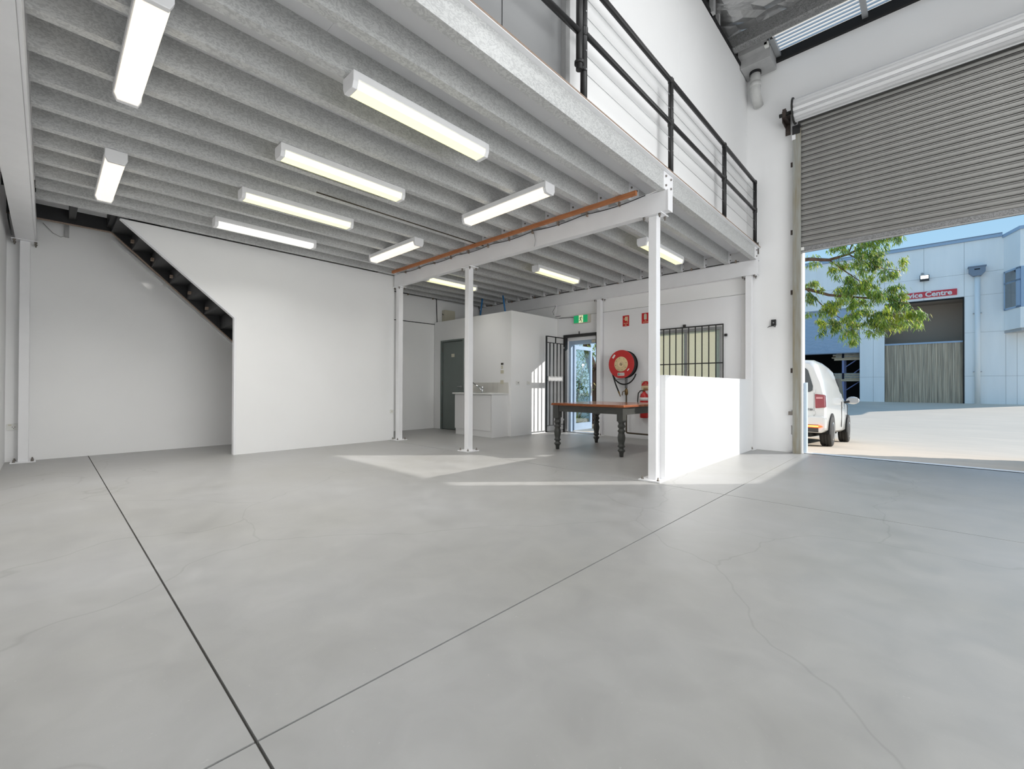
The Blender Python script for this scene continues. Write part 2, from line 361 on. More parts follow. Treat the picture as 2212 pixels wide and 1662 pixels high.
def wall_with_holes(mb, x0, x1, z0, z1, y0, y1, holes, mt=None):
    xs = sorted({x0, x1, *[h[0] for h in holes], *[h[1] for h in holes]}); zs = sorted({z0, z1, *[h[2] for h in holes], *[h[3] for h in holes]})
    xs = [x for x in xs if x0 <= x <= x1]; zs = [z for z in zs if z0 <= z <= z1]
    for i in range(len(xs)-1):
        run = None
        for j in range(len(zs)-1):
            cx, cz = (xs[i]+xs[i+1])/2, (zs[j]+zs[j+1])/2
            solid = not any(h[0] < cx < h[1] and h[2] < cz < h[3] for h in holes)
            if solid and run is None: run = zs[j]
            if (not solid) and run is not None: mb.box(xs[i], xs[i+1], y0, y1, run, zs[j], mt); run = None
        if run is not None: mb.box(xs[i], xs[i+1], y0, y1, run, z1, mt)
    return mb
ORD = ['first', 'second', 'third', 'fourth', 'fifth', 'sixth', 'seventh', 'eighth', 'ninth', 'tenth', 'eleventh', 'twelfth', 'thirteenth', 'fourteenth', 'fifteenth', 'sixteenth', 'seventeenth', 'eighteenth', 'nineteenth', 'twentieth']
# ================================================================== SETTING
YF = 8.50                       # inner face of the front wall
XB = -9.25                      # inner face of the back wall
YL = -0.39                      # inner face of the left wall
XR = 3.0
DOORH = (-6.20, -5.36, 0.0, 2.22)
WINH = (-4.08, -2.72, 0.98, 2.20)
ROLH = (-1.47, 1.80, 0.0, 5.75)
ROOFZ = 6.78

# floor slabs with sawn joints
fl = box('floor', (XB-0.2, XR+0.2, YL-0.2, YF+0.2, -0.25, -0.012), JOINT); struct(fl, 'grey polished concrete floor with sawn joints')
JX, JY = [-1.465], [0.44, 4.66]
xs = [XB-0.2]+JX+[XR+0.2]; ys = [YL-0.2]+JY+[YF+0.06]
g = 0.0045
for i in range(len(xs)-1):
    for j in range(len(ys)-1):
        x0, x1 = xs[i]+(g if i else 0), xs[i+1]-(g if i < len(xs)-2 else 0)
        y0, y1 = ys[j]+(g if j else 0), ys[j+1]-(g if j < len(ys)-2 else 0)
        box('slab', (x0, x1, y0, y1, -0.1, 0.0), FLOORM, fl)

wf = wall_with_holes(MB(), XB-0.2, XR+0.2, -0.2, 6.6, YF, YF+0.2, [DOORH, WINH, ROLH]).build('wall_front', WHITE); MB().box(XB-0.2, -2.42, YF, YF+0.2, 6.6, 6.80).build('upper_infill', WHITE, wf); struct(wf, 'white rendered front wall with door, window and roller opening')
MB().box(-9.25, -2.33, YF-0.010, YF, 2.735, 2.741).build('lining_joint', GUT, wf)
lin = wall_with_holes(MB(), -6.45, -2.40, 0.0, 2.72, YF-0.009, YF, [(-6.26, -5.34, 0, 2.30), (-4.10, -2.70, 0.96, 2.22)]).build('lining_board', WHITE2, wf)
wb = MB().box(XB-0.2, XB, YL-0.2, YF+0.2, -0.2, 6.78).build('wall_back', WHITE); struct(wb, 'white back wall behind the stairs and washroom')
MB().box(XB, XB+0.012, YL, 6.86, 0.0, 2.775).build('lining_board', WHITE, wb)
wl = MB().box(XB-0.2, XR+0.2, YL-0.2, YL, -0.2, 6.78).build('wall_left', WHITE); struct(wl, 'white side wall at the left edge')
wr = MB().box(XR, XR+0.2, YL-0.2, 0.45, -0.2, 6.78).box(XR, XR+0.2, 6.25, YF+0.2, -0.2, 6.78).box(XR, XR+0.2, 0.45, 6.25, -0.2, 0.5).box(XR, XR+0.2, 0.45, 6.25, 3.6, 6.78).build('wall_right', WHITE); struct(wr, 'white side wall opposite the mezzanine')
w2 = thing('added_window', None, None, (XR+0.1, 4.1, 0.5)); struct(w2, 'long frosted side window added in the unseen right hand wall for fill light')  # made-up window out of view, there to carry the fill lamp
for k in range(5): MB().box(XR+0.05, XR+0.11, 0.45+1.16*k-(0.03 if k else 0), 0.51+1.16*k-(0.03 if k else 0), 0.5, 3.6).build('mullion', ALU, w2)
MB().box(XR+0.05, XR+0.11, 0.45, 6.25, 0.5, 0.56).box(XR+0.05, XR+0.11, 0.45, 6.25, 3.54, 3.6).box(XR+0.05, XR+0.11, 0.45, 6.25, 2.0, 2.06).build('window_frame', ALU, w2)
for k in range(5): MB().box(XR+0.075, XR+0.081, 0.47+1.156*k, 0.47+1.156*(k+1), 0.53, 3.57).build('pane', SKYSHEET, w2)
# upper wall on the mezzanine edge
wu = MB().box(-2.42, -2.30, 3.16, YF, 3.5175, 6.55).build('wall_upper', WHITE); struct(wu, 'tall white wall above the mezzanine behind the railing')
MB().box(-2.42, -2.28, YL, YF-0.12, 6.55, 6.60).build('head_angle', DARK, wu)
MB().box(-2.3005, -2.2990, 5.53, 5.533, 3.63, 6.5).build('sheet_joint', WHITE2, wu)
MB().box(-2.42, -2.30, YL, 3.16, 5.9, 6.55).build('head_panel', WHITE, wu)
MB().box(-2.42, -2.29, 3.10, 3.16, 3.5175, 5.9).build('door_jamb', GUT, wu)
ld = thing('loading_door', 'grey sliding door panels above the mezzanine edge behind the gate', 'door', (-2.36, 2.3, 3.5175))
box('door_leaf', (-2.38, -2.34, 2.362, 3.10, 3.5175, 5.9), GREYD, ld)
box('door_leaf', (-2.38, -2.34, 1.30, 2.350, 3.5175, 5.9), GREYD, ld)
box('door_leaf', (-2.38, -2.34, YL, 1.295, 3.5175, 5.9), GREYD, ld)
box('joint_strip', (-2.385, -2.37, 2.348, 2.364, 3.5175, 5.9), DARK, ld)

# ceiling / roof of the high bay
X0R, X1R = -2.75, XR+0.2
cl = thing('ceiling', None, None, (0, 0, ROOFZ)); struct(cl, 'foil lined roof with rooflight strips')
fm = MB()
yy = YL-0.2; spans = []
for y0, y1 in SKYL: spans.append((yy, y0, X0R, X1R)); spans.append((y0, y1, X0R, -0.9)); yy = y1
spans.append((yy, 7.75, X0R, X1R))
def foilsheet(mb, y0, y1, x0, x1, dz=0.0):
    nx, ny = max(2, int((x1-x0)/0.14)), max(2, int((y1-y0)/0.14)); rnd = random.Random(int(y0*100+x0*10))
    vs = [(x0+(x1-x0)*i/nx, y0+(y1-y0)*j/ny, ROOFZ+0.045+dz-(0 if i in (0, nx) or j in (0, ny) else rnd.uniform(0, 0.055))) for j in range(ny+1) for i in range(nx+1)]
    mb.add(vs, [(j*(nx+1)+i, (j+1)*(nx+1)+i, (j+1)*(nx+1)+i+1, j*(nx+1)+i+1) for j in range(ny) for i in range(nx)], None)
for sp in spans: foilsheet(fm, *sp)
fm.build('foil_blanket', FOIL, cl)
MB().box(X0R, X1R, YL-0.2, 0.98, 6.9, 6.94).box(X0R, X1R, 2.32, 4.28, 6.9, 6.94).box(X0R, X1R, 5.62, 7.96, 6.9, 6.94).box(X0R, -0.9, 0.98, 5.62, 6.9, 6.94).build('roof_sheet', GUT, cl)
MB().box(XB-0.2, X0R+0.1, YL-0.2, YF+0.2, 6.80, 6.86).build('roof_sheet', GUT, cl)
for y0, y1 in SKYL: MB().box(-0.9, X1R, y0, y1, 6.86, 6.865).build('rooflight_sheet', SKYSHEET, cl)  # added unseen rooflights above the fill lamps
# rafter, corrugated rooflight strip by the front wall, purlins
MB().prism([(7.60, 6.78), (7.60, 6.58), (7.62, 6.56), (7.72, 6.56), (7.72, 6.575), (7.63, 6.575), (7.615, 6.59), (7.615, 6.78)], X0R, XR, 0).build('rafter', GALVP, cl)
MB().box(X0R, XR, 7.70, 7.94, 6.70, 6.72).build('rafter_flange', GUT, cl)
cs = MB(); n = 96
prof = [(7.92+0.68*i/n, 6.745+(0.030 if i % 12 in (0, 1) else 0.0)) for i in range(n+1)]
cs.add([(x, p[0], p[1]) for x in (-1.80, XR+0.2) for p in prof], [(i, i+1, n+1+i+1, n+1+i) for i in range(n)], None, False)
cs.build('rooflight_sheet', SKYSHEET, cl)
MB().box(X0R, -1.80, 7.9, 8.72, 6.76, 6.78).build('roof_sheet', GUT, cl)
for x in (-1.80, -0.66, 0.48, 1.62):
    MB().prism([(x-0.035, 6.72), (x-0.035, 6.66), (x+0.035, 6.66), (x+0.035, 6.72), (x+0.030, 6.72), (x+0.030, 6.665), (x-0.03, 6.665), (x-0.03, 6.72)], 7.94, 8.46, 1).build('purlin', ALU, cl)
for x in (-1.80, -0.66, 0.48, 1.62): pass
MB().box(-2.7, XR, 8.44, 8.50, 6.60, 6.75).box(-2.7, XR+.2, 8.50, 8.72, 6.60, 6.74).build('dark_flashing', DARK, cl)
MB().box(-2.34, -2.29, 7.0, 7.06, 6.55, 6.80).box(-2.30, -2.24, 6.62, 6.70, 6.55, 6.80).build('steel_post', GUT, cl)
# gutter box and downpipe in the corner
gb = thing('gutter_box', 'grey metal gutter box under the roof in the corner', 'gutter', (-2.0, 8.25, 6.50))
MB().box(-2.29, -1.84, 8.06, 8.47, 6.48, 6.70).build('box_body', GUT, gb, bevel=0.006)
MB().box(-2.29, -1.86, 7.93, 8.06, 6.62, 6.70).build('upper_lip', GUT, gb)
MB().box(-1.90, -1.84, 7.93, 8.00, 6.60, 6.66).build('end_clip', PAPER, gb)
dp = thing('downpipe', 'white plastic downpipe elbow turning into the front wall', 'pipe', (-2.12, 8.30, 6.1))
pts = [(-2.12, 8.30, 6.48), (-2.12, 8.30, 6.28)]+[(-2.12, 8.30+0.15*(1-math.cos(a)), 6.20-0.15*math.sin(a)) for a in [R(10*k) for k in range(0, 8)]]+[(-2.12, 8.50, 5.99)]
MB().tube(pts, 0.078, 16).build('pipe_bend', PVC, dp)
MB().lathe([(0.079, 6.22), (0.086, 6.22), (0.086, 6.30), (0.079, 6.30)], (-2.12, 8.30, 0), 20).build('socket_collar', PVC, dp)
MB().lathe([(0.079, 6.44), (0.09, 6.44), (0.09, 6.48), (0.079, 6.48)], (-2.12, 8.30, 0), 20).build('dark_collar', DARK, dp)

# ------------------------------------------------------------------ mezzanine
ZJ0, ZJ1 = 3.29, 3.495
def deck(name, x0, x1, y0, y1, par):
    return MB().box(x0, x1, y0, y1, ZJ1, ZJ1+0.006, DECKW).box(x0, x1, y0, y1, ZJ1+0.006, ZJ1+0.022, PARTICLE).build(name, None, par)
dk = thing('floor_mezzanine', None, None, (-5, 4, 3.60)); struct(dk, 'white painted underside of the mezzanine floor')
pys = [YL, 1.30, 3.10, 4.82]
for a, b in zip(pys[:-1], pys[1:]): deck('floor_board', -7.66, -2.085, a+0.0008, b-0.0008, dk)
pys = [4.82, 6.62, 8.49]
for a, b in zip(pys[:-1], pys[1:]): deck('floor_board', XB+0.01, -2.085, a+0.0008, b-0.0008, dk)
MB().box(-2.42, -2.085, YL, 8.49, 3.5175, 3.5178).build('deck_skin', PARTICLE, dk)

JP = 0.4235
def joist_mesh(y0, y1):
    t = 0.004; w = 0.078; lip = 0.018
    poly = [(0, 0), (0, ZJ1-ZJ0-0.001), (-w, ZJ1-ZJ0-0.001), (-w, ZJ1-ZJ0-lip), (-w+t, ZJ1-ZJ0-lip), (-w+t, ZJ1-ZJ0-t), (-t, ZJ1-ZJ0-t), (-t, t), (-w+t, t), (-w+t, lip), (-w, lip), (-w, 0)]
    poly = poly[::-1]
    mb = MB()
    n = len(poly); vs = [(p[0], y0, p[1]) for p in poly]+[(p[0], y1, p[1]) for p in poly]
    fs = [(i, (i+1) % n, n+(i+1) % n, n+i) for i in range(n)]
    mb.add(vs, fs); return mb
def cleat_mesh(y0, y1, bolts):
    mb = MB().box(0.0005, 0.008, y0, y1, 0.002, 0.2, STEELW)
    for (y, z) in bolts:
        mb.lathe([(0.0, 0.016), (0.011, 0.013), (0.013, 0.001), (0.013, -0.006)][::-1], (0.008, y, z), 8, STEEL, axis=0)
    return mb
jm_f = jm_b = cm_f = cm_b = None
for k in range(14):
    x = -2.13-JP*k
    t = thing('floor_joist', 'galvanised steel floor joist in the wide bay, %s in from the railing edge' % ORD[k], 'joist', (x, 2.3, ZJ0), 'mezzanine floor joists')
    o = joist_mesh(-0.10-2.3, 4.765-2.3).build('channel', GALV, t, True) if jm_f is None else bpy.data.objects.new('channel', jm_f)
    if jm_f is None: jm_f = o.data
    else: COL.objects.link(o); o.parent = t
    if cm_f is None:
        c = cleat_mesh(4.705-2.3, 4.945-2.3, [(2.455, 0.155), (2.455, 0.05), (2.585, 0.155), (2.585, 0.05)]).build('cleat_plate', None, t, True); cm_f = c.data
    else:
        c = bpy.data.objects.new('cleat_plate', cm_f); COL.objects.link(c); c.parent = t
for k in range(17):
    x = -2.13-JP*k
    t = thing('floor_joist', 'galvanised steel floor joist over the table bay, %s in from the railing edge' % ORD[k], 'joist', (x, 6.6, ZJ0), 'mezzanine floor joists')
    o = joist_mesh(4.905-6.6, 8.36-6.6).build('channel', GALV, t, True) if jm_b is None else bpy.data.objects.new('channel', jm_b)
    if jm_b is None: jm_b = o.data
    else: COL.objects.link(o); o.parent = t
    if cm_b is None:
        c = cleat_mesh(8.30-6.6, 8.45-6.6, [(8.375-6.6, 0.155), (8.375-6.6, 0.05)]).build('cleat_plate', None, t, True); cm_b = c.data
    else:
        c = bpy.data.objects.new('cleat_plate', cm_b); COL.objects.link(c); c.parent = t

def pfc(mb, x0, x1, yf, z0, z1, w, mt=None, sgn=1):
    t = 0.012
    P = [(yf, z0), (yf+sgn*w, z0), (yf+sgn*w, z0+t), (yf+sgn*0.01, z0+t), (yf+sgn*0.01, z1-t), (yf+sgn*w, z1-t), (yf+sgn*w, z1), (yf, z1)]
    if sgn < 0: P = P[::-1]
    return mb.prism(P, x0, x1, 0, mt)
bm_ = thing('steel_beam', 'white steel channel beam on the free columns across the room', 'beam', (-4.9, 4.8, 3.06), 'mezzanine beams')
pfc(MB(), -7.72, -2.10, 4.75, 3.06, 3.289, 0.10).build('channel', STEELW, bm_)
MB().box(-2.10, -2.088, 4.742, 4.86, 3.055, 3.289).build('end_plate', STEELW, bm_)
b2 = thing('steel_beam', 'white steel channel beam running along the front wall', 'beam', (-5.7, 8.44, 3.02), 'mezzanine beams')
pfc(MB(), XB+0.02, -2.10, 8.39, 3.03, 3.289, 0.10).build('channel', STEELW, b2)
b3 = thing('steel_beam', 'white steel beam overhead at the left edge', 'beam', (-5.6, -0.2, 3.07), 'mezzanine beams')
MB().box(XB+0.01, -2.10, -0.305, -0.125, 3.075, 3.087).box(XB+0.01, -2.10, -0.222, -0.208, 3.087, 3.277).box(XB+0.01, -2.10, -0.305, -0.125, 3.277, 3.289).build('i_section', STEELW, b3)
MB().box(XB+0.2, -2.10, -0.124, -0.104, 3.09, 3.27).build('side_plate', STEELW, b3)
cbb = thing('cable', 'dark cable hanging beside the beam at the left edge', 'cable', (-8.6, -0.34, 3.2))
MB().tube([(-8.2, -0.355, 3.6), (-8.35, -0.352, 3.35), (-8.45, -0.345, 3.18), (-8.65, -0.335, 3.10), (-8.85, -0.33, 3.07)], 0.008, 6).build('sheath', RUB, cbb)

# ------------------------------------------------------------------ columns
def column(label, x, y, s, ztop, plate=0.26, cap=(0.25, 0.20), bolts=True, sy=None):
    sy = sy or s
    t = thing('steel_column', label, 'column', (x, y, 0), 'white steel columns')
    MB().box(x-s/2, x+s/2, y-sy/2, y+sy/2, 0.012, ztop-0.014).build('shaft', STEELW, t, bevel=0.006)
    h = plate/2
    yb0, yb1 = y-h, min(y+h, YF-0.012)
    MB().box(x-h, x+h, yb0, yb1, 0.0, 0.014).build('base_plate', STEELW, t, bevel=0.002)
    yc1 = min(y+cap[1]/2, YF-0.012)
    MB().box(x-cap[0]/2, x+cap[0]/2, y-cap[1]/2, yc1, ztop-0.014, ztop-0.001).build('cap_plate', STEELW, t, bevel=0.002)
    for sx in (-1, 1):
        for sy_ in (-1, 1):
            bx, by = x+sx*(h-0.035), y+sy_*(h-0.035)
            if by < YF-0.04:
                MB().lathe([(0.016, 0.014), (0.016, 0.026), (0.009, 0.03), (0.009, 0.05), (0.0, 0.052)], (bx, by, 0), 8, None).build('anchor_bolt', STEEL, t)
            bx, by = x+sx*(cap[0]/2-0.03), y+sy_*(cap[1]/2-0.03)
            if by < YF-0.04:
                MB().lathe([(0.0, ztop-0.058), (0.008, ztop-0.056), (0.008, ztop-0.036), (0.015, ztop-0.034), (0.015, ztop-0.014)], (bx, by, 0), 8, None).build('cap_bolt', STEEL, t)
    return t
column('white steel column at the end of the low sunlit wall', -2.29, 4.83, 0.10, 3.06)
column('slim white steel column standing free in front of the sink', -5.545, 4.83, 0.10, 3.06)
column('white steel column at the end of the tall partition', -7.665, 4.84, 0.10, 3.06, plate=0.24, cap=(0.22, 0.18))
column('white steel column by the power point at the left edge', -9.10, -0.215, 0.10, 3.075, plate=0.24, cap=(0.2, 0.26))
column('white steel column against the front wall beside the roller opening', -2.24, 8.40, 0.10, 3.03, plate=0.20, cap=(0.24, 0.17))
column('white steel column on the front wall between door and hose reel', -5.265, 8.415, 0.10, 3.03, plate=0.20, cap=(0.26, 0.15))

# ------------------------------------------------------------------ partitions
wp = MB()
poly = [(2.0, 0.0), (4.79, 0.0), (4.79, 3.288), (0.70, 3.288), (2.0, 2.13)]
wp.prism(poly, -7.86, -7.78, 0).build('wall_stair', WHITE)
struct(bpy.data.objects['wall_stair'], 'tall white partition hiding the stairs, its edge cut on the slope')
wst = bpy.data.objects['wall_stair']
MB().prism([(0.655, 3.288), (0.70, 3.288), (2.015, 2.13), (2.015, 0.0), (1.985, 0.0), (1.985, 2.12)], -7.865, -7.775, 0).build('edge_trim', STEELW, wst)
lw = MB().box(-2.30, -2.18, 4.885, 8.39, 0.0, 1.205).build('wall_low', WHITE); struct(lw, 'low white half height wall caught by the sun')
MB().box(-2.305, -2.175, 4.885, 8.39, 1.205, 1.213).build('capping', WHITE2, lw)
ww = MB()
wall_with_holes(ww, XB+0.012, -6.50, 0.0, 2.72, 6.87, 6.95, [(-8.96, -8.06, 0, 2.23)])
ww.box(-6.58, -6.50, 6.95, YF-0.010, 0.0, 2.72).box(XB+0.012, -6.58, 6.95, YF-0.01, 2.66, 2.72)
wwo = ww.build('wall_washroom', WHITE); struct(wwo, 'white boxed in washroom in the far corner')
# washroom door
d2 = thing('door_2', None, None, (-8.5, 6.9, 0)); struct(d2, 'grey washroom door with lever handle')
MB().box(-8.96, -8.915, 6.855, 6.95, 0, 2.23).box(-8.105, -8.06, 6.855, 6.95, 0, 2.23).box(-8.915, -8.105, 6.855, 6.95, 2.19, 2.23).build('door_frame', DOORG, d2)
MB().box(-8.91, -8.11, 6.885, 6.925, 0.012, 2.18).build('door_leaf', DOORG, d2)
dh = MB().lathe([(0.026, 6.868), (0.026, 6.886)], (-8.17, 0, 1.07), 14, None, axis=1).build('handle_rose', ALU, d2)
MB().tube([(-8.17, 6.872, 1.07), (-8.17, 6.85, 1.07), (-8.28, 6.848, 1.07)], 0.011, 8).build('lever_handle', ALU, d2)
MB().box(-8.55, -8.44, 6.878, 6.886, 1.80, 1.88).build('door_sign', CREAM, d2)
for z in (0.3, 1.1, 1.95): MB().box(-8.918, -8.905, 6.87, 6.886, z, z+0.1).build('hinge', STEEL, d2)

# ------------------------------------------------------------------ staircase
st = thing('staircase', 'black steel stairs rising behind the partition to the mezzanine', 'stairs', (-8.5, 2.5, 0))
GO, RISE, YT, ZT = 0.2325, 0.2175, 0.66, 3.60
NST = 15
for j in range(1, NST+1):
    z = ZT-RISE*j; y0 = YT+GO*(j-1)
    MB().box(-8.85, -7.88, y0-0.012, y0+GO+0.02, z-0.03, z).build('tread', STAIRB, st)
    MB().box(-8.85, -7.88, y0-0.014, y0, z, z+RISE-0.03).build('riser', STAIRB, st)
def stringer(x0, x1, dz):
    yA, zA = 0.65, 3.361+dz; yE = yA+(zA-0.0)/0.954
    yB = yE
    P = [(YL+0.01, zA), (yA, zA), (yE, 0.0), (yE+0.30, 0.0), (0.80, zA+0.195), (YL+0.01, zA+0.195)]
    return MB().prism(P, x0, x1, 0)
stringer(-8.87, -8.85, 0.0).build('stringer', STAIRB, st)
stringer(-7.895, -7.88, 0.06).build('stringer', STAIRB, st)
MB().prism([(YL+0.01, 3.362), (0.655, 3.362), (4.18, 0.0), (4.165, 0.0), (0.648, 3.350), (YL+0.01, 3.350)], -8.88, -8.83, 0).build('stringer_lip', PARTICLE, st)
# landing
MB().box(-9.24, -7.66, YL+0.01, YT-0.01, 3.605, 3.622).build('landing_board', DECKW, st)
for y in (0.20, 0.60): MB().box(-8.85, -7.70, y, y+0.07, 3.42, 3.604).build('landing_bearer', STAIRB, st)
for j in (2, 3, 4, 5, 6):
    z = ZT-RISE*j; y0 = YT+GO*(j-1)
    MB().box(-8.05, -7.99, y0+0.001, y0+0.05, z+0.03, z+0.075).build('angle_clip', ALU, st)
    MB().box(-8.60, -8.52, y0-0.05, y0-0.015, z+0.02, z+0.06).build('angle_clip', PARTICLE, st)
tr = thing('stair_batten', 'white batten fixed to the wall below the sloping stairs', 'batten', (-9.22, 1.5, 2.5))
for (ya, za, yb, zb) in ((0.68, 3.33, 1.32, 2.755), (1.365, 2.71, 2.34, 1.815)):
    MB().prism([(ya, za), (yb, zb), (yb+0.035, zb+0.03), (ya+0.035, za+0.03)], -9.238, -9.21, 0).build('batten', STEELW, tr)
hb = thing('conduit_stub', 'short grey bracket hanging under the stair landing on the wall', 'bracket', (-9.2, 0.22, 3.3))
MB().box(-9.235, -9.19, 0.17, 0.215, 3.25, 3.44).build('bracket', GUT, hb)
MB().tube([(-9.22, -0.05, 3.40), (-9.22, 0.05, 3.28), (-9.22, 0.13, 3.24), (-9.22, 0.17, 3.26)], 0.004, 6).build('wire', GUT, hb)

# ------------------------------------------------------------------ railing on the mezzanine edge
XRL = -2.15
rl = thing('guard_rail', 'black tube railing with tension wires along the mezzanine edge', 'railing', (XRL, 5.8, 3.5175))
RPY = [3.17, 4.95, 6.81, 8.40]
MB().tube([(XRL, RPY[0], 4.63), (XRL, RPY[-1], 4.63)], 0.027, 12).build('top_rail', BLACK, rl)
MB().tube([(XRL, RPY[0], 4.14), (XRL, RPY[-1], 4.14)], 0.024, 12).build('mid_rail', BLACK, rl)
for y in RPY:
    p = MB().tube([(XRL, y, 3.518), (XRL, y, 4.65)], 0.030, 14).build('post', BLACK, rl)
    MB().lathe([(0.0, 4.672), (0.02, 4.668), (0.034, 4.645), (0.034, 4.61), (0.030, 4.60)][::-1], (XRL, y, 0), 14).build('post_cap', BLACK, p)
    MB().lathe([(0.033, 4.10), (0.036, 4.11), (0.036, 4.17), (0.033, 4.18)], (XRL, y, 0), 14).build('rail_collar', BLACK, p)
    MB().lathe([(0.055, 3.518), (0.055, 3.527), (0.032, 3.529)], (XRL, y, 0), 14).build('foot', BLACK, p)
    for z in (3.80, 3.96, 4.30, 4.46): MB().lathe([(0.0, -0.003), (0.006, -0.002), (0.006, 0.004)][::-1], (XRL+0.032, y-0.012, z), 8, None, axis=0).build('wire_eye', ALU, p)
for z in (3.80, 3.96, 4.30, 4.46): MB().tube([(XRL, RPY[0], z), (XRL, RPY[-1], z)], 0.0028, 6).build('tension_wire', ALU, rl)
MB().tube([(XRL, 8.40, 3.56), (XRL+0.03, 8.47, 3.60), (XRL+0.03, 8.485, 3.40)], 0.012, 8).build('fixing_strap', STEEL, rl)
gt = thing('loading_gate', 'black tube gate hung on rings beside the first railing post', 'gate', (-2.13, 2.3, 3.8))
MB().tube([(-2.12, 3.06, 3.74), (-2.12, 3.06, 4.60)], 0.029, 12).build('gate_stile', BLACK, gt)
MB().tube([(-2.12, 3.06, 4.06), (-2.13, 1.42, 4.03)], 0.026, 12).build('gate_rail', BLACK, gt)
MB().tube([(-2.12, 3.06, 4.56), (-2.13, 1.42, 4.54)], 0.026, 12).build('gate_rail', BLACK, gt)
MB().tube([(-2.13, 1.42, 3.70), (-2.13, 1.42, 4.58)], 0.029, 12).build('gate_stile', BLACK, gt)
for z in (3.80, 4.43):
    MB().lathe([(0.030, z-0.012), (0.042, z-0.012), (0.042, z+0.012), (0.030, z+0.012)], (-2.12, 3.06, 0), 16).box(-2.15, -2.12, 3.09, 3.17, z-0.012, z+0.012).build('hinge_ring', BLACK, gt)

# ------------------------------------------------------------------ batten, cables on the free beam
tb = thing('timber_batten', 'orange brown timber batten lying along the white beam', 'batten', (-5, 4.54, 3.24))
MB().box(-7.45, -2.37, 4.525, 4.565, 3.238, 3.2885).build('batten', TIMBER, tb, bevel=0.003)
cb = thing('beam_cable', 'grey power cable clipped along the top of the free white beam', 'cable', (-5, 4.74, 3.3))
pts = [(-7.5+0.1*i, 4.738-0.006, 3.292-0.026*abs(math.sin(i*math.pi/8.5))) for i in range(52)]
pts += [(-2.31, 4.735, 3.29), (-2.22, 4.735, 3.302), (-2.14, 4.74, 3.305)]
MB().tube(pts, 0.007, 6).build('cable_sheath', STEELW, cb)
MB().tube([(p[0]+0.05, p[1]-0.012, p[2]-0.008) for p in pts[:-3]], 0.005, 6).build('cable_sheath', RUB, cb)
for k in range(11): MB().box(-7.3+0.46*k, -7.285+0.46*k, 4.715, 4.75, 3.255, 3.31).build('cable_clip', PARTICLE, cb)
MB().tube([(-4.05, 4.732, 3.27), (-4.02, 4.72, 3.20), (-4.01, 4.725, 3.14), (-4.035, 4.73, 3.06)], 0.005, 6).build('loose_lead', GUT, cb)

# ------------------------------------------------------------------ light fittings
def fitting(label, cx, cy, L, along, mats, power=None, spread=128):
    t = thing('batten_light', label, 'light', (cx, cy, ZJ0), 'fluorescent batten lights under the mezzanine', 0.0 if along == 'y' else R(90))
    zt = -0.001; w = 0.078
    MB().prism([(-w, zt), (-w, zt-0.052), (-w+0.008, zt-0.060), (w-0.008, zt-0.060), (w, zt-0.052), (w, zt)][::-1], -L/2, L/2, 1).build('housing', STEELW, t, True)
    # prismatic diffuser: sides and belly
    P = [(-w+0.006, zt-0.060), (-w+0.004, zt-0.072), (-w+0.022, zt-0.114), (w-0.022, zt-0.114), (w-0.004, zt-0.072), (w-0.006, zt-0.060)]
    n = len(P); y0, y1 = -L/2+0.035, L/2-0.035
    mb = MB(); vs = [(p[0], y0, p[1]) for p in P]+[(p[0], y1, p[1]) for p in P]
    for i in range(n-1):
        m = mats[1] if i in (0, 1, 3, 4) else mats[0]
        mb.add([vs[i], vs[i+1], vs[n+i+1], vs[n+i]], [(0, 1, 2, 3)], m)
    mb.build('diffuser', None, t, True)
    for s in (-1, 1):
        a, b = sorted((s*(L/2+0.004), s*(L/2-0.036)))
        MB().prism([(-w-0.003, zt-0.002), (-w-0.003, zt-0.075), (-w+0.018, zt-0.120), (w-0.018, zt-0.120), (w+0.003, zt-0.075), (w+0.003, zt-0.002)][::-1], a, b, 1).build('end_cap', STEELW, t, True, 0.004)
    # the tube's own light, thrown down and sideways from the belly of the diffuser
    la = bpy.data.lights.new('tube_light', 'AREA'); la.shape = 'RECTANGLE'; la.size = 0.10; la.size_y = L-0.10
    la.energy = power or LAMPW; la.spread = R(spread); la.color = (1.0, 0.985, 0.955)
    lo_ = bpy.data.objects.new('tube_light', la); COL.objects.link(lo_); lo_.parent = t; lo_.location = (0, 0, zt-0.118)
    return t
LAMPW = 5.6
YM, WM, NM = (LAMP_Y, LAMP_YB), (LAMP_W, LAMP_WB), (LAMP_N, LAMP_NB)
fitting('large yellow lit batten light nearest the railing edge', -2.985, 2.11, 1.30, 'y', YM, None, 114)
fitting('yellow lit batten light second from the railing in the long row', -4.335, 2.10, 1.30, 'y', YM)
fitting('yellow lit batten light third from the railing in the long row', -5.60, 2.13, 1.30, 'y', YM)
fitting('pale batten light nearest the sloping partition', -6.82, 2.15, 1.30, 'y', NM)
fitting('warm lit batten light set crosswise at the top left', -3.71, 0.40, 1.28, 'x', WM, 6.5, 112)
fitting('warm lit batten light set crosswise near the stair landing', -6.21, 0.44, 1.30, 'x', WM, 24.0, 138)
fitting('warm lit batten light set crosswise just before the timber batten', -3.66, 3.74, 1.38, 'x', WM)
fitting('small warm lit batten light set crosswise above the partition end', -6.17, 3.80, 1.34, 'x', WM)
fitting('yellow lit batten light behind the slim free column', -7.21, 5.80, 1.30, 'y', YM)
fitting('yellow lit batten light above the dining table', -5.17, 6.74, 1.30, 'y', YM)
fitting('yellow lit batten light behind the column of the low wall', -3.06, 6.72, 1.36, 'y', YM)

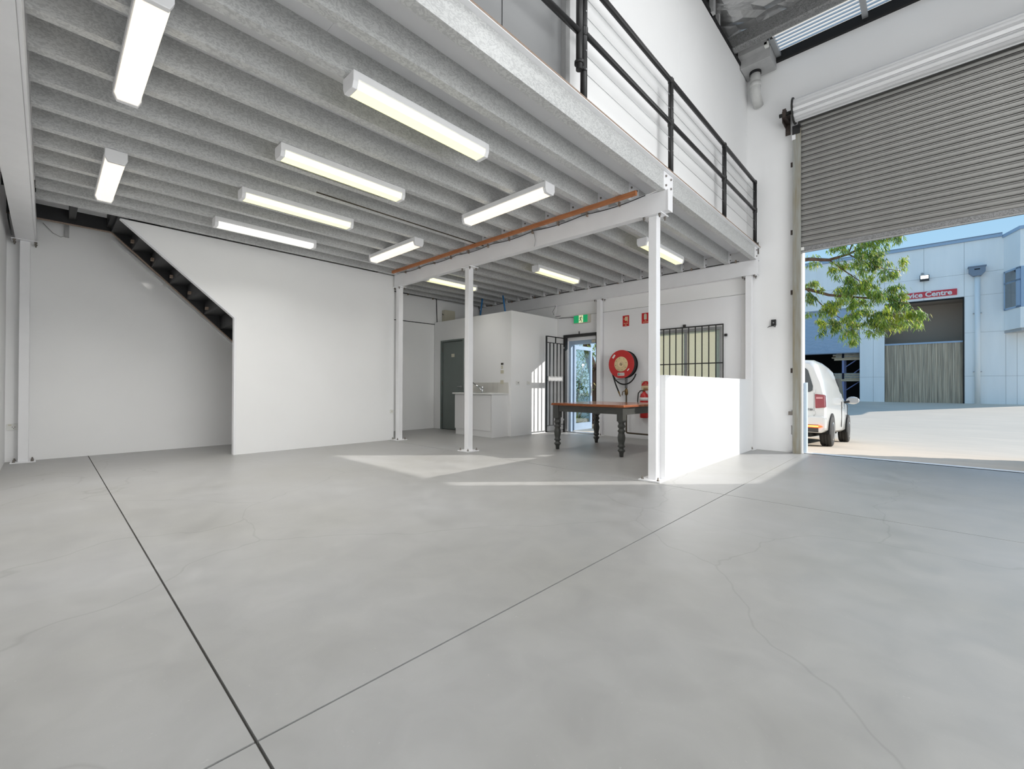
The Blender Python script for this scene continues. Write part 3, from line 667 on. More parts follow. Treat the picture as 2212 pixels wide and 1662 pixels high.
# ------------------------------------------------------------------ roller door
rd = thing('roller_door', 'grey steel roller shutter rolled half up over the wide opening', 'roller door', (0.16, 8.42, 3.27))
PIT = 0.0865; x0s, x1s = -1.52, 1.85; ys = 8.42
def slatmesh():
    p = [(0.030, 0.0), (0.030, 0.006), (-0.003, 0.006), (-0.012, 0.020), (-0.018, 0.036), (-0.018, 0.048), (-0.006, 0.0675), (0.022, 0.0675), (0.022, 0.0705), (-0.004, 0.0705), (-0.004, 0.0795), (0.030, 0.0795), (0.030, 0.0865)]
    n = len(p); mb = MB()
    mb.add([(x, q[0], q[1]) for x in (x0s-0.16, x1s-0.16) for q in p], [(i, n+i, n+i+1, i+1) for i in range(n-1)], None, False)
    return mb
sm = None
z = 3.355; ns = 0
while z < 5.56:
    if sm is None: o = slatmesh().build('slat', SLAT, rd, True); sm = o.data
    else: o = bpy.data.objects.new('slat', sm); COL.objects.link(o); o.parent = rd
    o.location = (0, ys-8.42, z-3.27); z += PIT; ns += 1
MB().prism([(8.40, 3.27), (8.445, 3.27), (8.445, 3.36), (8.405, 3.36), (8.395, 3.33), (8.395, 3.30)], x0s, x1s, 0).build('bottom_rail', GALVP, rd)
MB().box(x0s+0.03, x1s, 8.385, 8.40, 3.270, 3.280).build('weather_strip', GUT, rd)
MB().box(x0s, x0s+0.09, 8.38, 8.40, 3.30, 3.35).build('end_lock', PAPER, rd)
# the rolled curtain
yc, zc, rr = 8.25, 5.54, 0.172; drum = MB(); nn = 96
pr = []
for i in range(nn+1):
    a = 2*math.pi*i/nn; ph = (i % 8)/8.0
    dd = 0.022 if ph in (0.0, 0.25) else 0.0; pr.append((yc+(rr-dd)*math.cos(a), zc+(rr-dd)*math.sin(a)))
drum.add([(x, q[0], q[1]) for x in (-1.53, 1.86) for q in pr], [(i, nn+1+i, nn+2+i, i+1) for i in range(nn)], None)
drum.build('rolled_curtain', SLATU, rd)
MB().lathe([(0.205, -1.552), (0.205, -1.535)], (0, yc, zc), 14, None, axis=0).build('drum_plate', GREASE, rd)
MB().lathe([(0.03, -1.75), (0.03, -1.55)], (0, yc, zc), 10, None, axis=0).build('axle', GREASE, rd)
bk = thing('axle_bracket', 'rusty steel axle bracket bolted to the wall left of the roll', 'bracket', (-1.66, 8.40, 5.3))
MB().box(-1.71, -1.64, 8.485, 8.499, 5.30, 5.66).box(-1.71, -1.645, 8.22, 8.49, 5.48, 5.50).box(-1.71, -1.70, 8.24, 8.49, 5.42, 5.60).build('angle_bracket', RUSTB, bk)
MB().prism([(8.22, 5.50), (8.28, 5.50), (8.28, 5.62), (8.25, 5.57), (8.22, 5.62)], -1.70, -1.65, 0).build('saddle', RUSTB, bk)
MB().box(-1.74, -1.71, 8.47, 8.49, 5.60, 5.63).build('bolt', RUSTB, bk)
for s, xg0, xg1, lab in ((-1, -1.585, -1.47, 'rust stained steel guide channel left of the roller shutter'), (1, 1.80, 1.915, 'steel guide channel at the far side of the roller shutter')):
    gd = thing('guide_channel', lab, 'guide rail', ((xg0+xg1)/2, 8.46, 0))
    MB().box(xg0, xg1, 8.375, 8.387, 0.002, 5.30).box(xg0 if s < 0 else xg1-0.012, (xg0+0.012) if s < 0 else xg1, 8.387, 8.499, 0.002, 5.30).build('channel', GUIDE, gd)
    if s < 0:
        for z in (4.75, 3.62, 2.62, 1.32): MB().box(xg0-0.05, xg0+0.005, 8.485, 8.499, z, z+0.075).build('fixing_tab', RUSTB, gd)
        MB().box(xg0-0.004, xg1-0.01, 8.36, 8.40, 5.22, 5.36).build('bell_mouth', BLACK, gd)
        MB().box(xg0-0.012, xg0+0.04, 8.37, 8.39, 5.14, 5.24).build('guide_patch', STEELW, gd)
lk = thing('door_bolt', 'white painted slide bolt low on the guide channel', 'bolt', (-1.62, 8.46, 0.03))
MB().box(-1.66, -1.585, 8.45, 8.498, 0.62, 0.68).build('keeper', STEEL, lk)
MB().box(-1.650, -1.600, 8.455, 8.498, 0.45, 0.62).build('lock_body', STEELW, lk)
MB().tube([(-1.628, 8.475, 0.70), (-1.628, 8.475, 0.03)], 0.012, 8).build('bolt_rod', STEELW, lk)
MB().box(-1.652, -1.604, 8.462, 8.498, 0.03, 0.30).build('keeper_plate', STEELW, lk)
MB().lathe([(0.045, 8.468), (0.045, 8.498)], (-1.622, 0, 0.08), 12, None, axis=1).build('bolt_ring', STEELW, lk)
cg = thing('corner_guard', 'pale blue steel corner guard at the foot of the roller opening', 'post', (-1.45, 8.70, 0))
MB().box(-1.468, -1.430, 8.60, 8.712, -0.015, 1.16).build('guard_plate', GUARD, cg)
wh = thing('wall_hook', 'black wall box with a curved hook left of the roller opening', 'hook', (-1.88, 8.48, 2.1))
MB().box(-1.915, -1.845, 8.455, 8.499, 2.13, 2.23).build('backing_box', BLACK, wh, bevel=0.004)
MB().lathe([(0.012, 8.450), (0.012, 8.456)], (-1.88, 0, 2.175), 10, None, axis=1).build('key_dot', ALU, wh)
MB().tube([(-1.965, 8.44, 2.10), (-1.93, 8.43, 2.118), (-1.88, 8.435, 2.122), (-1.852, 8.45, 2.105), (-1.85, 8.46, 2.13)], [0.004, 0.007, 0.008, 0.008, 0.006], 6).build('hook', BLACK, wh)
# ================================================================== FRONT DOOR, SCREEN, WINDOW
d1 = thing('door_1', None, None, (-5.78, 8.6, 0)); struct(d1, 'blue framed glass entry door swung open outwards')
MB().box(-6.26, -6.20, 8.41, 8.50, 0, 2.30).box(-5.36, -5.345, 8.41, 8.50, 0, 2.30).box(-6.20, -5.36, 8.41, 8.50, 2.235, 2.30).build('black_surround', BLACK, d1)
MB().box(-5.83, -5.815, 8.42, 8.44, 2.30, 2.36).build('surround_tab', BLACK, d1)
MB().box(-6.20, -5.36, 8.50, 8.70, 2.16, 2.22).build('head_lining', STEELW, d1)
MB().box(-6.20, -6.145, 8.56, 8.68, 0, 2.16).box(-5.40, -5.36, 8.56, 8.68, 0, 2.16).box(-6.145, -5.40, 8.56, 8.68, 2.08, 2.16).build('door_frame', BLUEF, d1)
MB().box(-5.55, -5.44, 8.53, 8.56, 2.09, 2.15).build('door_closer', CREAM, d1)
MB().box(-6.20, -5.36, 8.50, 8.72, -0.01, 0.015).build('threshold', ALU, d1)
lx = -6.16; y0, y1 = 8.665, 9.43
lf = MB().box(lx, lx+0.045, y0, y0+0.07, 0.035, 2.07).box(lx, lx+0.045, y1-0.07, y1, 0.035, 2.07).box(lx, lx+0.045, y0+0.07, y1-0.07, 1.98, 2.07).box(lx, lx+0.045, y0+0.07, y1-0.07, 0.035, 0.20).build('door_leaf', BLUEF, d1)
MB().box(lx+0.019, lx+0.025, y0+0.07, y1-0.07, 0.20, 1.98).build('pane', CLEAR, lf)
MB().tube([(lx+0.046, y1-0.10, 0.92), (lx+0.085, y1-0.10, 0.93), (lx+0.085, y1-0.10, 1.17), (lx+0.046, y1-0.10, 1.18)], 0.010, 8).build('pull_handle', ALU, lf)
MB().box(lx+0.045, lx+0.052, y1-0.062, y1-0.012, 0.86, 1.10).build('lock_plate', ALU, lf)
MB().box(lx+0.0255, lx+0.0265, 9.0, 9.11, 1.60, 1.64).box(lx+0.0255, lx+0.0265, 9.03, 9.06, 1.55, 1.60).build('sticker', PAPER, lf)
sg = thing('security_screen', 'black barred security screen door standing open by the glass door', 'screen door', (-6.25, 8.1, 0.03))
sb = lambda y, z0, z1, w: MB().box(-6.262, -6.238, y-w, y+w, z0, z1).build('bar' if w < 0.012 else 'stile', BLACK, sg)
sb(7.765, 0.045, 2.232, 0.018); sb(8.445, 0.045, 2.20, 0.010)
for y in (7.89, 8.028, 8.161, 8.294): sb(y, 0.19, 1.225, 0.008); sb(y, 1.30, 2.08, 0.008)
sb(8.10, 2.09, 2.225, 0.008)
for z, ya, yb, h in ((2.225, 7.765, 8.42, 0.010), (2.085, 7.765, 8.48, 0.008), (1.305, 7.765, 8.50, 0.012), (1.215, 7.765, 8.50, 0.012), (0.19, 7.765, 8.45, 0.008), (0.055, 7.765, 8.45, 0.010)):
    MB().box(-6.262, -6.238, ya, yb, z-h, z+h).build('cross_bar', BLACK if h != 0.012 else GALVP, sg)
MB().box(-6.266, -6.234, 7.785, 7.835, 1.225, 1.295).build('lock_case', GUT, sg)
MB().box(-6.246, -6.243, 7.84, 8.40, 1.226, 1.294).build('lock_shield', GUT, sg)
for z in (0.30, 2.00): MB().box(-6.262, -6.225, 8.40, 8.47, z-0.02, z+0.02).build('hinge', ALU, sg)

w1 = thing('window_1', None, None, (-3.4, 8.55, 1.0)); struct(w1, 'aluminium window with patterned glass')
x0, x1, z0, z1 = WINH
MB().box(x0, x0+0.05, 8.52, 8.60, z0, z1).box(x1-0.05, x1, 8.52, 8.60, z0, z1).box(x0+0.05, x1-0.05, 8.52, 8.60, z0, z0+0.05).box(x0+0.05, x1-0.05, 8.52, 8.60, z1-0.05, z1).box(-3.42, -3.37, 8.53, 8.59, z0+0.05, z1-0.05).build('window_frame', ALU, w1)
MB().box(x0+0.05, -3.42, 8.555, 8.561, z0+0.05, z1-0.05).build('pane', OBSC, w1)
MB().box(-3.37, x1-0.05, 8.555, 8.561, z0+0.05, z1-0.05).build('pane', OBSC, w1)
wg = thing('window_grille', 'black steel security bars over the front window', 'grille', (-3.4, 8.45, 0.95))
for k in range(12): MB().box(-2.685-0.1245*k-0.008, -2.685-0.1245*k+0.008, 8.437, 8.453, 0.93, 2.235).build('bar', BLACK, wg)
for z in (0.935, 1.525, 2.228): MB().box(-4.062, -2.677, 8.434, 8.456, z-0.010, z+0.010).build('cross_bar', BLACK, wg)
for x, z in ((-2.645, 2.03), (-3.40, 2.265), (-2.645, 1.2)): MB().box(x-0.022, x+0.022, 8.45, 8.491, z-0.022, z+0.022).build('fixing_lug', BLACK, wg)

# ------------------------------------------------------------------ signs on the front wall
ex = thing('exit_sign', 'green and white running man exit sign above the glass door', 'sign', (-5.75, 8.45, 2.55))
MB().box(-5.975, -5.545, 8.425, 8.488, 2.545, 2.735).build('sign_case', CREAM, ex, bevel=0.004)
MB().box(-5.968, -5.830, 8.4225, 8.425, 2.555, 2.725).build('green_panel', GREEN, ex)
MB().box(-5.712, -5.590, 8.4225, 8.425, 2.555, 2.725).build('green_panel', GREEN, ex)
MB().box(-5.830, -5.712, 8.4225, 8.425, 2.555, 2.725).build('pale_panel', EXITY, ex)
mn = MB(); yq = 8.421
def limb(a, b, w):
    a, b = Vector(a), Vector(b); d = (b-a).normalized(); nrm = Vector((-d[1], d[0]))*w
    P = [a+nrm, b+nrm, b-nrm, a-nrm]; mn.prism([(p[0], p[1]) for p in P], yq, yq+0.0015, 1)
for a, b, w in (((-5.768, 2.682), (-5.785, 2.632), .012), ((-5.768, 2.676), (-5.738, 2.662), .005), ((-5.738, 2.662), (-5.725, 2.650), .005), ((-5.772, 2.678), (-5.803, 2.672), .005), ((-5.803, 2.672), (-5.815, 2.648), .005),
                ((-5.785, 2.636), (-5.758, 2.610), .007), ((-5.758, 2.612), (-5.748, 2.574), .006), ((-5.748, 2.574), (-5.765, 2.570), .004), ((-5.785, 2.634), (-5.792, 2.604), .007), ((-5.790, 2.604), (-5.825, 2.602), .006)): limb(a, b, w)
mn.prism([(-5.755+0.010*math.cos(2*math.pi*k/10), 2.700+0.012*math.sin(2*math.pi*k/10)) for k in range(10)], yq, yq+0.0015, 1)
mn.build('running_figure', EXITM, ex)
s1 = thing('hose_reel_sign', 'red fire hose reel sign above the hose reel', 'sign', (-4.66, 8.49, 2.38))
MB().box(-4.737, -4.588, 8.486, 8.4905, 2.375, 2.605).build('sign_plate', REDS, s1)
MB().box(-4.685, -4.615, 8.484, 8.486, 2.492, 2.580).build('reel_symbol', PALE, s1)
MB().box(-4.630, -4.618, 8.484, 8.486, 2.465, 2.492).box(-4.715, -4.685, 8.484, 8.486, 2.525, 2.540).build('hose_symbol', PALE, s1)
text('lettering', 'FIRE HOSE', 0.030, PALE, s1, (-4.6625, 8.4855, 2.436), FACE_Y, 0.0005, 0.0008, 0.72)
text('lettering', 'REEL', 0.030, PALE, s1, (-4.6625, 8.4855, 2.400), FACE_Y, 0.0005, 0.0008, 0.8)
s2 = thing('extinguisher_sign', 'red fire extinguisher sign half behind the column', 'sign', (-4.21, 8.49, 2.4))
MB().box(-4.298, -4.130, 8.486, 8.4905, 2.395, 2.612).build('sign_plate', REDS, s2)
MB().prism([(-4.248, 2.485), (-4.240, 2.475), (-4.195, 2.475), (-4.187, 2.485), (-4.187, 2.575), (-4.20, 2.595), (-4.235, 2.595), (-4.248, 2.58)], 8.484, 8.486, 1).build('extinguisher_symbol', CREAM, s2)
text('lettering', 'FIRE', 0.024, PALE, s2, (-4.214, 8.4855, 2.450), FACE_Y, 0.0005, 0.0006, 0.8)
text('lettering', 'EXTINGUISHER', 0.022, PALE, s2, (-4.214, 8.4855, 2.420), FACE_Y, 0.0005, 0.0006, 0.75)
s3 = thing('round_sign', 'round red and cream extinguisher label on the wall by the column', 'sign', (-4.2, 8.49, 1.1))
MB().box(-4.305, -4.10, 8.488, 8.4905, 1.000, 1.205).build('backing_card', CREAM, s3)
def disc_part(z0, z1, mt, nm):
    c = (-4.2025, 1.1025); r = 0.097
    P = []
    for k in range(48):
        a = 2*math.pi*k/48; z = c[1]+r*math.sin(a); P.append((c[0]+r*math.cos(a), min(max(z, z0), z1)))
    Q = []
    for p in P:
        if not Q or (abs(p[0]-Q[-1][0])+abs(p[1]-Q[-1][1])) > 1e-4: Q.append(p)
    Q2 = [p for p in Q]
    zmin, zmax = min(p[1] for p in Q2), max(p[1] for p in Q2)
    # keep the chord ends only
    def lim(z): return math.sqrt(max(0, r*r-(z-c[1])**2))
    Q2 = [p for p in Q2 if not ((abs(p[1]-z0) < 1e-6 or abs(p[1]-z1) < 1e-6) and abs(p[0]-c[0]) > lim(p[1])+1e-4)]
    MB().prism(Q2, 8.486, 8.488, 1).build(nm, mt, s3)
disc_part(1.105, 1.20, REDS, 'red_field'); disc_part(1.030, 1.104, PALE, 'pale_field'); disc_part(1.0, 1.029, REDS, 'red_field')
text('lettering', 'FIRE', 0.026, PALE, s3, (-4.2025, 8.4855, 1.155), FACE_Y, 0.0004, 0.0005, 0.8)
text('lettering', 'EXTINGUISHER', 0.020, PALE, s3, (-4.2025, 8.4855, 1.122), FACE_Y, 0.0004, 0.0004, 0.8)
fe = thing('fire_extinguisher', 'red fire extinguisher with white band hanging half behind the column', 'extinguisher', (-4.19, 8.38, 0.50))
MB().lathe([(0.0, 0.44), (0.07, 0.445), (0.083, 0.46), (0.083, 0.88), (0.07, 0.93), (0.03, 0.965), (0.03, 0.985)], (-4.19, 8.385, 0), 20).build('cylinder', REDP, fe)
MB().lathe([(0.0845, 0.80), (0.0845, 0.865)], (-4.19, 8.385, 0), 20).build('white_band', PAPER, fe)
MB().lathe([(0.0845, 0.62), (0.0845, 0.74)], (-4.19, 8.385, 0), 20).build('label_band', PALE, fe)
MB().lathe([(0.025, 0.985), (0.025, 1.02), (0.012, 1.03)], (-4.19, 8.385, 0), 12).box(-4.20, -4.11, 8.375, 8.395, 1.02, 1.035).box(-4.20, -4.12, 8.375, 8.395, 1.045, 1.06).build('valve_head', BRASS, fe)
MB().tube([(-4.21, 8.37, 1.0), (-4.26, 8.36, 1.0), (-4.30, 8.35, 0.95), (-4.315, 8.35, 0.80), (-4.31, 8.35, 0.60)], 0.011, 8).build('hose', RUB, fe)
MB().box(-4.285, -4.11, 8.40, 8.49, 0.455, 0.545).build('wall_bracket', REDP, fe)

# ------------------------------------------------------------------ hose reel
hr = thing('hose_reel', 'red fire hose reel with cream hub on the front wall', 'hose reel', (-4.62, 8.35, 1.0))
cx, cz = -4.614, 1.552
MB().lathe([(0.29, 8.200), (0.295, 8.204), (0.295, 8.215), (0.15, 8.216)], (cx, 0, cz), 48, None, axis=1).build('front_flange', REDP, hr)
MB().lathe([(0.27, 8.216), (0.275, 8.24), (0.27, 8.26), (0.275, 8.29), (0.27, 8.32), (0.275, 8.35), (0.265, 8.37)], (cx, 0, cz), 40, None, axis=1).build('hose_coil', RUB, hr)
MB().lathe([(0.288, 8.372), (0.288, 8.385)], (cx, 0, cz), 48, None, axis=1).build('back_flange', BLACK, hr)
MB().lathe([(0.0, 8.190), (0.03, 8.189), (0.07, 8.192), (0.15, 8.193), (0.157, 8.199)], (cx, 0, cz), 40, None, axis=1).build('hub_disc', BEIGE, hr)
MB().lathe([(0.055, 8.1885), (0.055, 8.1865), (0.078, 8.1865), (0.078, 8.192)], (cx, 0, cz), 36, None, axis=1).build('raised_ring', PALE, hr)
for a, w in ((-0.018, 0.022), (0.0, 0.028), (0.018, 0.022)):
    MB().prism([(cx-w*0.45+a, cz-w*0.9-a*0.6), (cx-w*0.45+a+0.005, cz-w*0.9-a*0.6-0.003), (cx+w*0.45+a+0.005, cz+w*0.9-a*0.6-0.003), (cx+w*0.45+a, cz+w*0.9-a*0.6)], 8.184, 8.189, 1).build('hub_slot', PIPEB, hr)
for k in range(8):
    a = R(45*k+12); MB().lathe([(0.0, 8.187), (0.007, 8.188), (0.007, 8.193)], (cx+0.125*math.cos(a), 0, cz+0.125*math.sin(a)), 8, None, axis=1).build('rivet', PIPEB, hr)
MB().prism([(-4.826, 1.690), (-4.790, 1.672), (-4.742, 1.740), (-4.775, 1.762)], 8.197, 8.1995, 1).build('label', PAPER, hr)
MB().prism([(-4.478, 1.418), (-4.462, 1.404), (-4.420, 1.448), (-4.436, 1.462)], 8.197, 8.1995, 1).build('label', PAPER, hr)
MB().box(-4.692, -4.536, 8.197, 8.1995, 1.312, 1.372).build('maker_label', PAPER, hr)
MB().box(-4.685, -4.648, 8.1955, 8.197, 1.320, 1.364).build('label_mark', TEAL, hr)
text('lettering', 'ADCO', 0.040, RUB, hr, (-4.594, 8.1968, 1.342), FACE_Y, 0.0005, 0.0008, 0.9)
a = [(-4.86, 8.28, 1.47), (-4.85, 8.26, 1.36), (-4.815, 8.25, 1.27), (-4.765, 8.25, 1.13), (-4.70, 8.25, 0.985)]
MB().tube(a, 0.016, 8).build('hose_end', RUB, hr)
nz = MB().lathe([(0.016, 0), (0.017, 0.03), (0.012, 0.05), (0.010, 0.11), (0.006, 0.12)], (0, 0, 0), 10, None).build('nozzle', BRASS, hr, True)
nz.location = Vector((-4.70, 8.25, 0.985))-hr.location; nz.rotation_euler = Vector((0.42, 0, -1)).to_track_quat('Z', 'Y').to_euler()
lp = [(cx+0.285*math.cos(t), 8.33, cz-0.09+0.33*math.sin(t)) for t in [R(200+7*k) for k in range(0, 21)]]
MB().tube(lp, 0.015, 8).build('hose_loop', RUB, hr)
MB().tube([(-4.80, 8.30, 1.235), (-4.60, 8.36, 1.235)], 0.008, 8).build('hose_guide', GUT, hr)
MB().box(-4.625, -4.595, 8.38, 8.44, 1.05, 1.70).box(-4.66, -4.56, 8.44, 8.49, 1.45, 1.62).build('wall_arm', GALVP, hr)
wp_ = thing('water_pipe', 'dark copper water pipe rising from floor level to the hose reel', 'pipe', (-4.6, 8.42, 0))
MB().tube([(-4.60, 8.40, 1.06), (-4.60, 8.40, 0.18), (-4.597, 8.40, 0.13), (-4.575, 8.40, 0.11), (-4.52, 8.40, 0.108), (-3.0, 8.40, 0.10)], 0.017, 10).build('pipe', PIPEB, wp_)
MB().lathe([(0.018, 0.90), (0.032, 0.92), (0.036, 0.97), (0.03, 1.02), (0.018, 1.04)], (-4.60, 8.40, 0), 12).build('gate_valve', BRASS, wp_)
MB().tube([(-4.60, 8.36, 1.0), (-4.66, 8.355, 0.975), (-4.675, 8.355, 0.90)], 0.009, 6).build('valve_lever', BRASS, wp_)
for x in (-4.0, -3.3): MB().box(x-0.02, x+0.02, 8.40, 8.49, 0.08, 0.125).build('pipe_clip', STEEL, wp_)

# ------------------------------------------------------------------ table
tx, ty = -4.02, 6.685
tb_ = thing('dining_table', 'square table with orange wooden top and turned charcoal legs', 'table', (tx, ty, 0))
hw = 0.70
tp = MB()
lev = [(hw-0.030, 0.752), (hw-0.012, 0.756), (hw, 0.764), (hw, 0.771), (hw-0.010, 0.776), (hw-0.006, 0.783), (hw-0.012, 0.792), (hw-0.022, 0.795)]
vs = []; fs = []
for h, z in lev: vs += [(tx-h, ty-h, z), (tx+h, ty-h, z), (tx+h, ty+h, z), (tx-h, ty+h, z)]
for i in range(len(lev)-1):
    for k in range(4): fs.append((4*i+k, 4*i+(k+1) % 4, 4*i+4+(k+1) % 4, 4*i+4+k))
fs.append((3, 2, 1, 0))
tp.add(vs, fs)
hp = hw-0.022
tpo = tp.build('table_top', WOOD, tb_)
npk = 8
for k in range(npk):
    ya, yb = ty-hp+2*hp*k/npk, ty-hp+2*hp*(k+1)/npk
    box('top_plank', (tx-hp, tx+hp, ya+0.0008, yb-0.0008, 0.7945, 0.7965), WOOD, tpo)
LG = 0.615
for sx in (-1, 1):
    for sy in (-1, 1):
        lx_, ly_ = tx+sx*LG, ty+sy*LG
        m = MB().box(lx_-0.052, lx_+0.052, ly_-0.052, ly_+0.052, 0.545, 0.752)
        m.lathe([(0.030, 0.0), (0.034, 0.05), (0.040, 0.07), (0.058, 0.088), (0.058, 0.105), (0.036, 0.128), (0.036, 0.136), (0.060, 0.160), (0.046, 0.185), (0.044, 0.20), (0.056, 0.26), (0.060, 0.30), (0.052, 0.345), (0.044, 0.37), (0.060, 0.392), (0.058, 0.405), (0.040, 0.425), (0.040, 0.435), (0.056, 0.455), (0.060, 0.475), (0.046, 0.50), (0.044, 0.52), (0.060, 0.535), (0.052, 0.55)], (lx_, ly_, 0), 20)
        m.build('leg', TABLEB, tb_, bevel=0.0)
for s in (-1, 1):
    box('apron', (tx-LG+0.052, tx+LG-0.052, ty+s*(LG+0.022)-0.014, ty+s*(LG+0.022)+0.014, 0.652, 0.752), TABLEB, tb_)
    box('apron', (tx+s*(LG+0.022)-0.014, tx+s*(LG+0.022)+0.014, ty-LG+0.052, ty+LG-0.052, 0.652, 0.752), TABLEB, tb_)
    MB().box(tx+s*(LG+0.022)-0.022, tx+s*(LG+0.022)+0.022, ty-LG+0.052, ty+LG-0.052, 0.645, 0.662).build('apron_bead', TABLEB, tb_)

# ------------------------------------------------------------------ kitchenette
kc = thing('sink_cabinet', 'white sink cabinet against the washroom wall', 'cabinet', (-7.2, 6.6, 0))
MB().box(-7.80, -6.60, 6.40, 6.868, 0.13, 0.90).build('carcass', CABW, kc)
MB().box(-7.79, -6.605, 6.40, 6.868, 0.0, 0.13).build('plinth', CABW, kc)
MB().box(-7.80, -7.205, 6.380, 6.399, 0.135, 0.895).build('cabinet_door', CABW, kc, bevel=0.002)
MB().box(-7.195, -6.62, 6.380, 6.399, 0.135, 0.895).build('cabinet_door', CABW, kc, bevel=0.002)
MB().box(-6.605, -6.585, 6.375, 6.868, 0.0, 0.90).build('end_panel', CABW, kc)
wt = thing('worktop', 'white laminate worktop with inset steel sink', 'worktop', (-7.2, 6.6, 0.90))
MB().box(-7.86, -6.57, 6.345, 6.868, 0.901, 0.938).build('top', TOPL, wt, bevel=0.012, seg=3)
MB().box(-7.66, -6.86, 6.40, 6.82, 0.938, 0.946).build('sink_rim', CHROME, wt)
MB().box(-7.58, -7.18, 6.45, 6.77, 0.944, 0.947).build('sink_bowl', ALU, wt)
tpx = thing('mixer_tap', 'chrome mixer tap with long angled spout over the sink', 'tap', (-7.30, 6.74, 0.94))
MB().lathe([(0.026, 0.946), (0.026, 0.955), (0.021, 0.96), (0.021, 1.03), (0.026, 1.035), (0.026, 1.06), (0.015, 1.075), (0.0, 1.077)], (-7.27, 6.74, 0), 16).build('tap_body', CHROME, tpx)
MB().tube([(-7.28, 6.735, 0.99), (-7.40, 6.71, 1.08), (-7.52, 6.68, 1.165), (-7.55, 6.675, 1.165), (-7.56, 6.67, 1.12)], [0.014, 0.012, 0.013, 0.018, 0.016], 10).build('spout', CHROME, tpx)
MB().tube([(-7.27, 6.74, 1.065), (-7.38, 6.72, 1.085)], 0.006, 8).build('lever', CHROME, tpx)
sp = thing('splashback', 'pale tiled splashback behind the sink', 'splashback', (-7.2, 6.865, 0.94))
for k in range(8): MB().box(-7.86+0.1605*k+0.001, -7.86+0.1605*(k+1)-0.001, 6.858, 6.869, 0.94, 1.165).build('tile', CREAM if False else mat('splash_tile', S(212, 210, 204), 0.3) if 'splash_tile' not in MATS else MATS['splash_tile'], sp)
def plate(nm, lab, b, mt, extra=None):
    t = thing(nm, lab, 'switch', ((b[0]+b[1])/2, (b[2]+b[3])/2, b[4])); box('face_plate', b, mt, t, bevel=0.002)
    for e, m in (extra or []): box('rocker', e, m, t)
    return t
plate('wall_switch', 'small black control plate topmost above the splashback', (-6.805, -6.735, 6.858, 6.869, 1.555, 1.595), BLACK, [((-6.785, -6.755, 6.855, 6.858, 1.57, 1.58), BRASS)])
plate('wall_switch', 'small cream switch just under the black control plate', (-6.80, -6.745, 6.858, 6.869, 1.47, 1.535), CREAM, [((-6.78, -6.765, 6.854, 6.858, 1.49, 1.51), PAPER)])
plate('wall_switch', 'larger cream switch plate in the middle above the splashback', (-6.815, -6.725, 6.858, 6.869, 1.36, 1.435), CREAM, [((-6.80, -6.775, 6.854, 6.858, 1.385, 1.41), CREAM)])
plate('power_socket', 'cream power socket at the top edge of the splashback', (-6.81, -6.72, 6.848, 6.858, 1.13, 1.215), CREAM, [((-6.79, -6.765, 6.845, 6.848, 1.16, 1.18), CREAM)])
plate('wall_switch', 'white wall plate with a dark button on the washroom side, left of two', (-6.498, -6.488, 7.02, 7.13, 1.12, 1.20), PAPER, [((-6.488, -6.484, 7.07, 7.09, 1.15, 1.17), BLACK)])
plate('wall_switch', 'plain white wall plate on the washroom side nearer the screen door', (-6.498, -6.488, 7.38, 7.48, 1.12, 1.20), PAPER, [((-6.488, -6.485, 7.42, 7.435, 1.15, 1.17), CREAM)])
plate('power_socket', 'white power socket low on the tall partition beside its column', (-7.779, -7.768, 4.70, 4.785, 0.535, 0.605), PAPER, [((-7.768, -7.766, 4.73, 4.75, 0.56, 0.58), CREAM)])
ps = plate('power_socket', 'white double power socket beside the column at the left edge', (-9.237, -9.225, -0.375, -0.175, 0.44, 0.53), PAPER, [((-9.225, -9.222, -0.36, -0.33, 0.505, 0.52), CREAM), ((-9.225, -9.222, -0.22, -0.19, 0.505, 0.52), CREAM)])
for y in (-0.31, -0.235):
    for dy, dz in ((-0.012, 0.0), (0.012, 0.0), (0, -0.018)): box('socket_pin', (-9.2255, -9.2245, y+dy-0.003, y+dy+0.003, 0.478+dz, 0.487+dz), DARK, ps)

# things above the washroom
eb = thing('switch_box', 'cream electrical box standing on the washroom roof', 'electrical box', (-9.1, 7.28, 2.72))
MB().box(-9.235, -9.10, 7.11, 7.44, 2.72, 3.07).build('enclosure', CREAM, eb, bevel=0.006)
MB().tube([(-9.10, 7.05, 2.93), (-9.05, 6.98, 2.94)], 0.010, 6).build('gland', RUB, eb)
MB().prism([(7.46, 2.72), (7.62, 2.72), (7.62, 2.84), (7.55, 2.88), (7.46, 2.80)], -9.23, -9.12, 0).build('side_cover', CREAM, eb)
for lab, xa, xb, red in (('blue prop pole leaning up from the washroom roof, farther left of two', -8.19, -8.11, False), ('blue prop pole with red foot leaning up from the washroom roof edge', -7.29, -7.38, True)):
    t = thing('prop_pole', lab, 'pole', (xa, 7.5, 2.72))
    MB().tube([(xa, 7.5, 2.80), (xb, 7.5, 3.26)], 0.020, 8).build('pole', BLUEP, t)
    MB().lathe([(0.026, 2.72), (0.026, 2.81)], (xa, 7.5, 0), 10).build('foot', BLACK if not red else DARK, t)
    if red: MB().lathe([(0.0, 2.73), (0.035, 2.735), (0.035, 2.83), (0.0, 2.84)], (xa+0.07, 7.5, 0), 10).build('clamp', REDP, t)
    else: MB().tube([(xb, 7.5, 3.26), (xb, 7.5, 3.28)], 0.026, 8).build('head', BLUEP, t)
ct = thing('wall_cable', 'dark cable looped along the top of the back wall past the washroom', 'cable', (-9.23, 6.5, 3.0))
MB().tube([(-9.232, 4.95, 3.335), (-9.232, 6.90, 3.345), (-9.232, 6.925, 3.33), (-9.232, 6.95, 2.70), (-9.232, 6.93, 2.675), (-9.232, 4.95, 2.66)], 0.010, 6).build('sheath', RUB, ct)
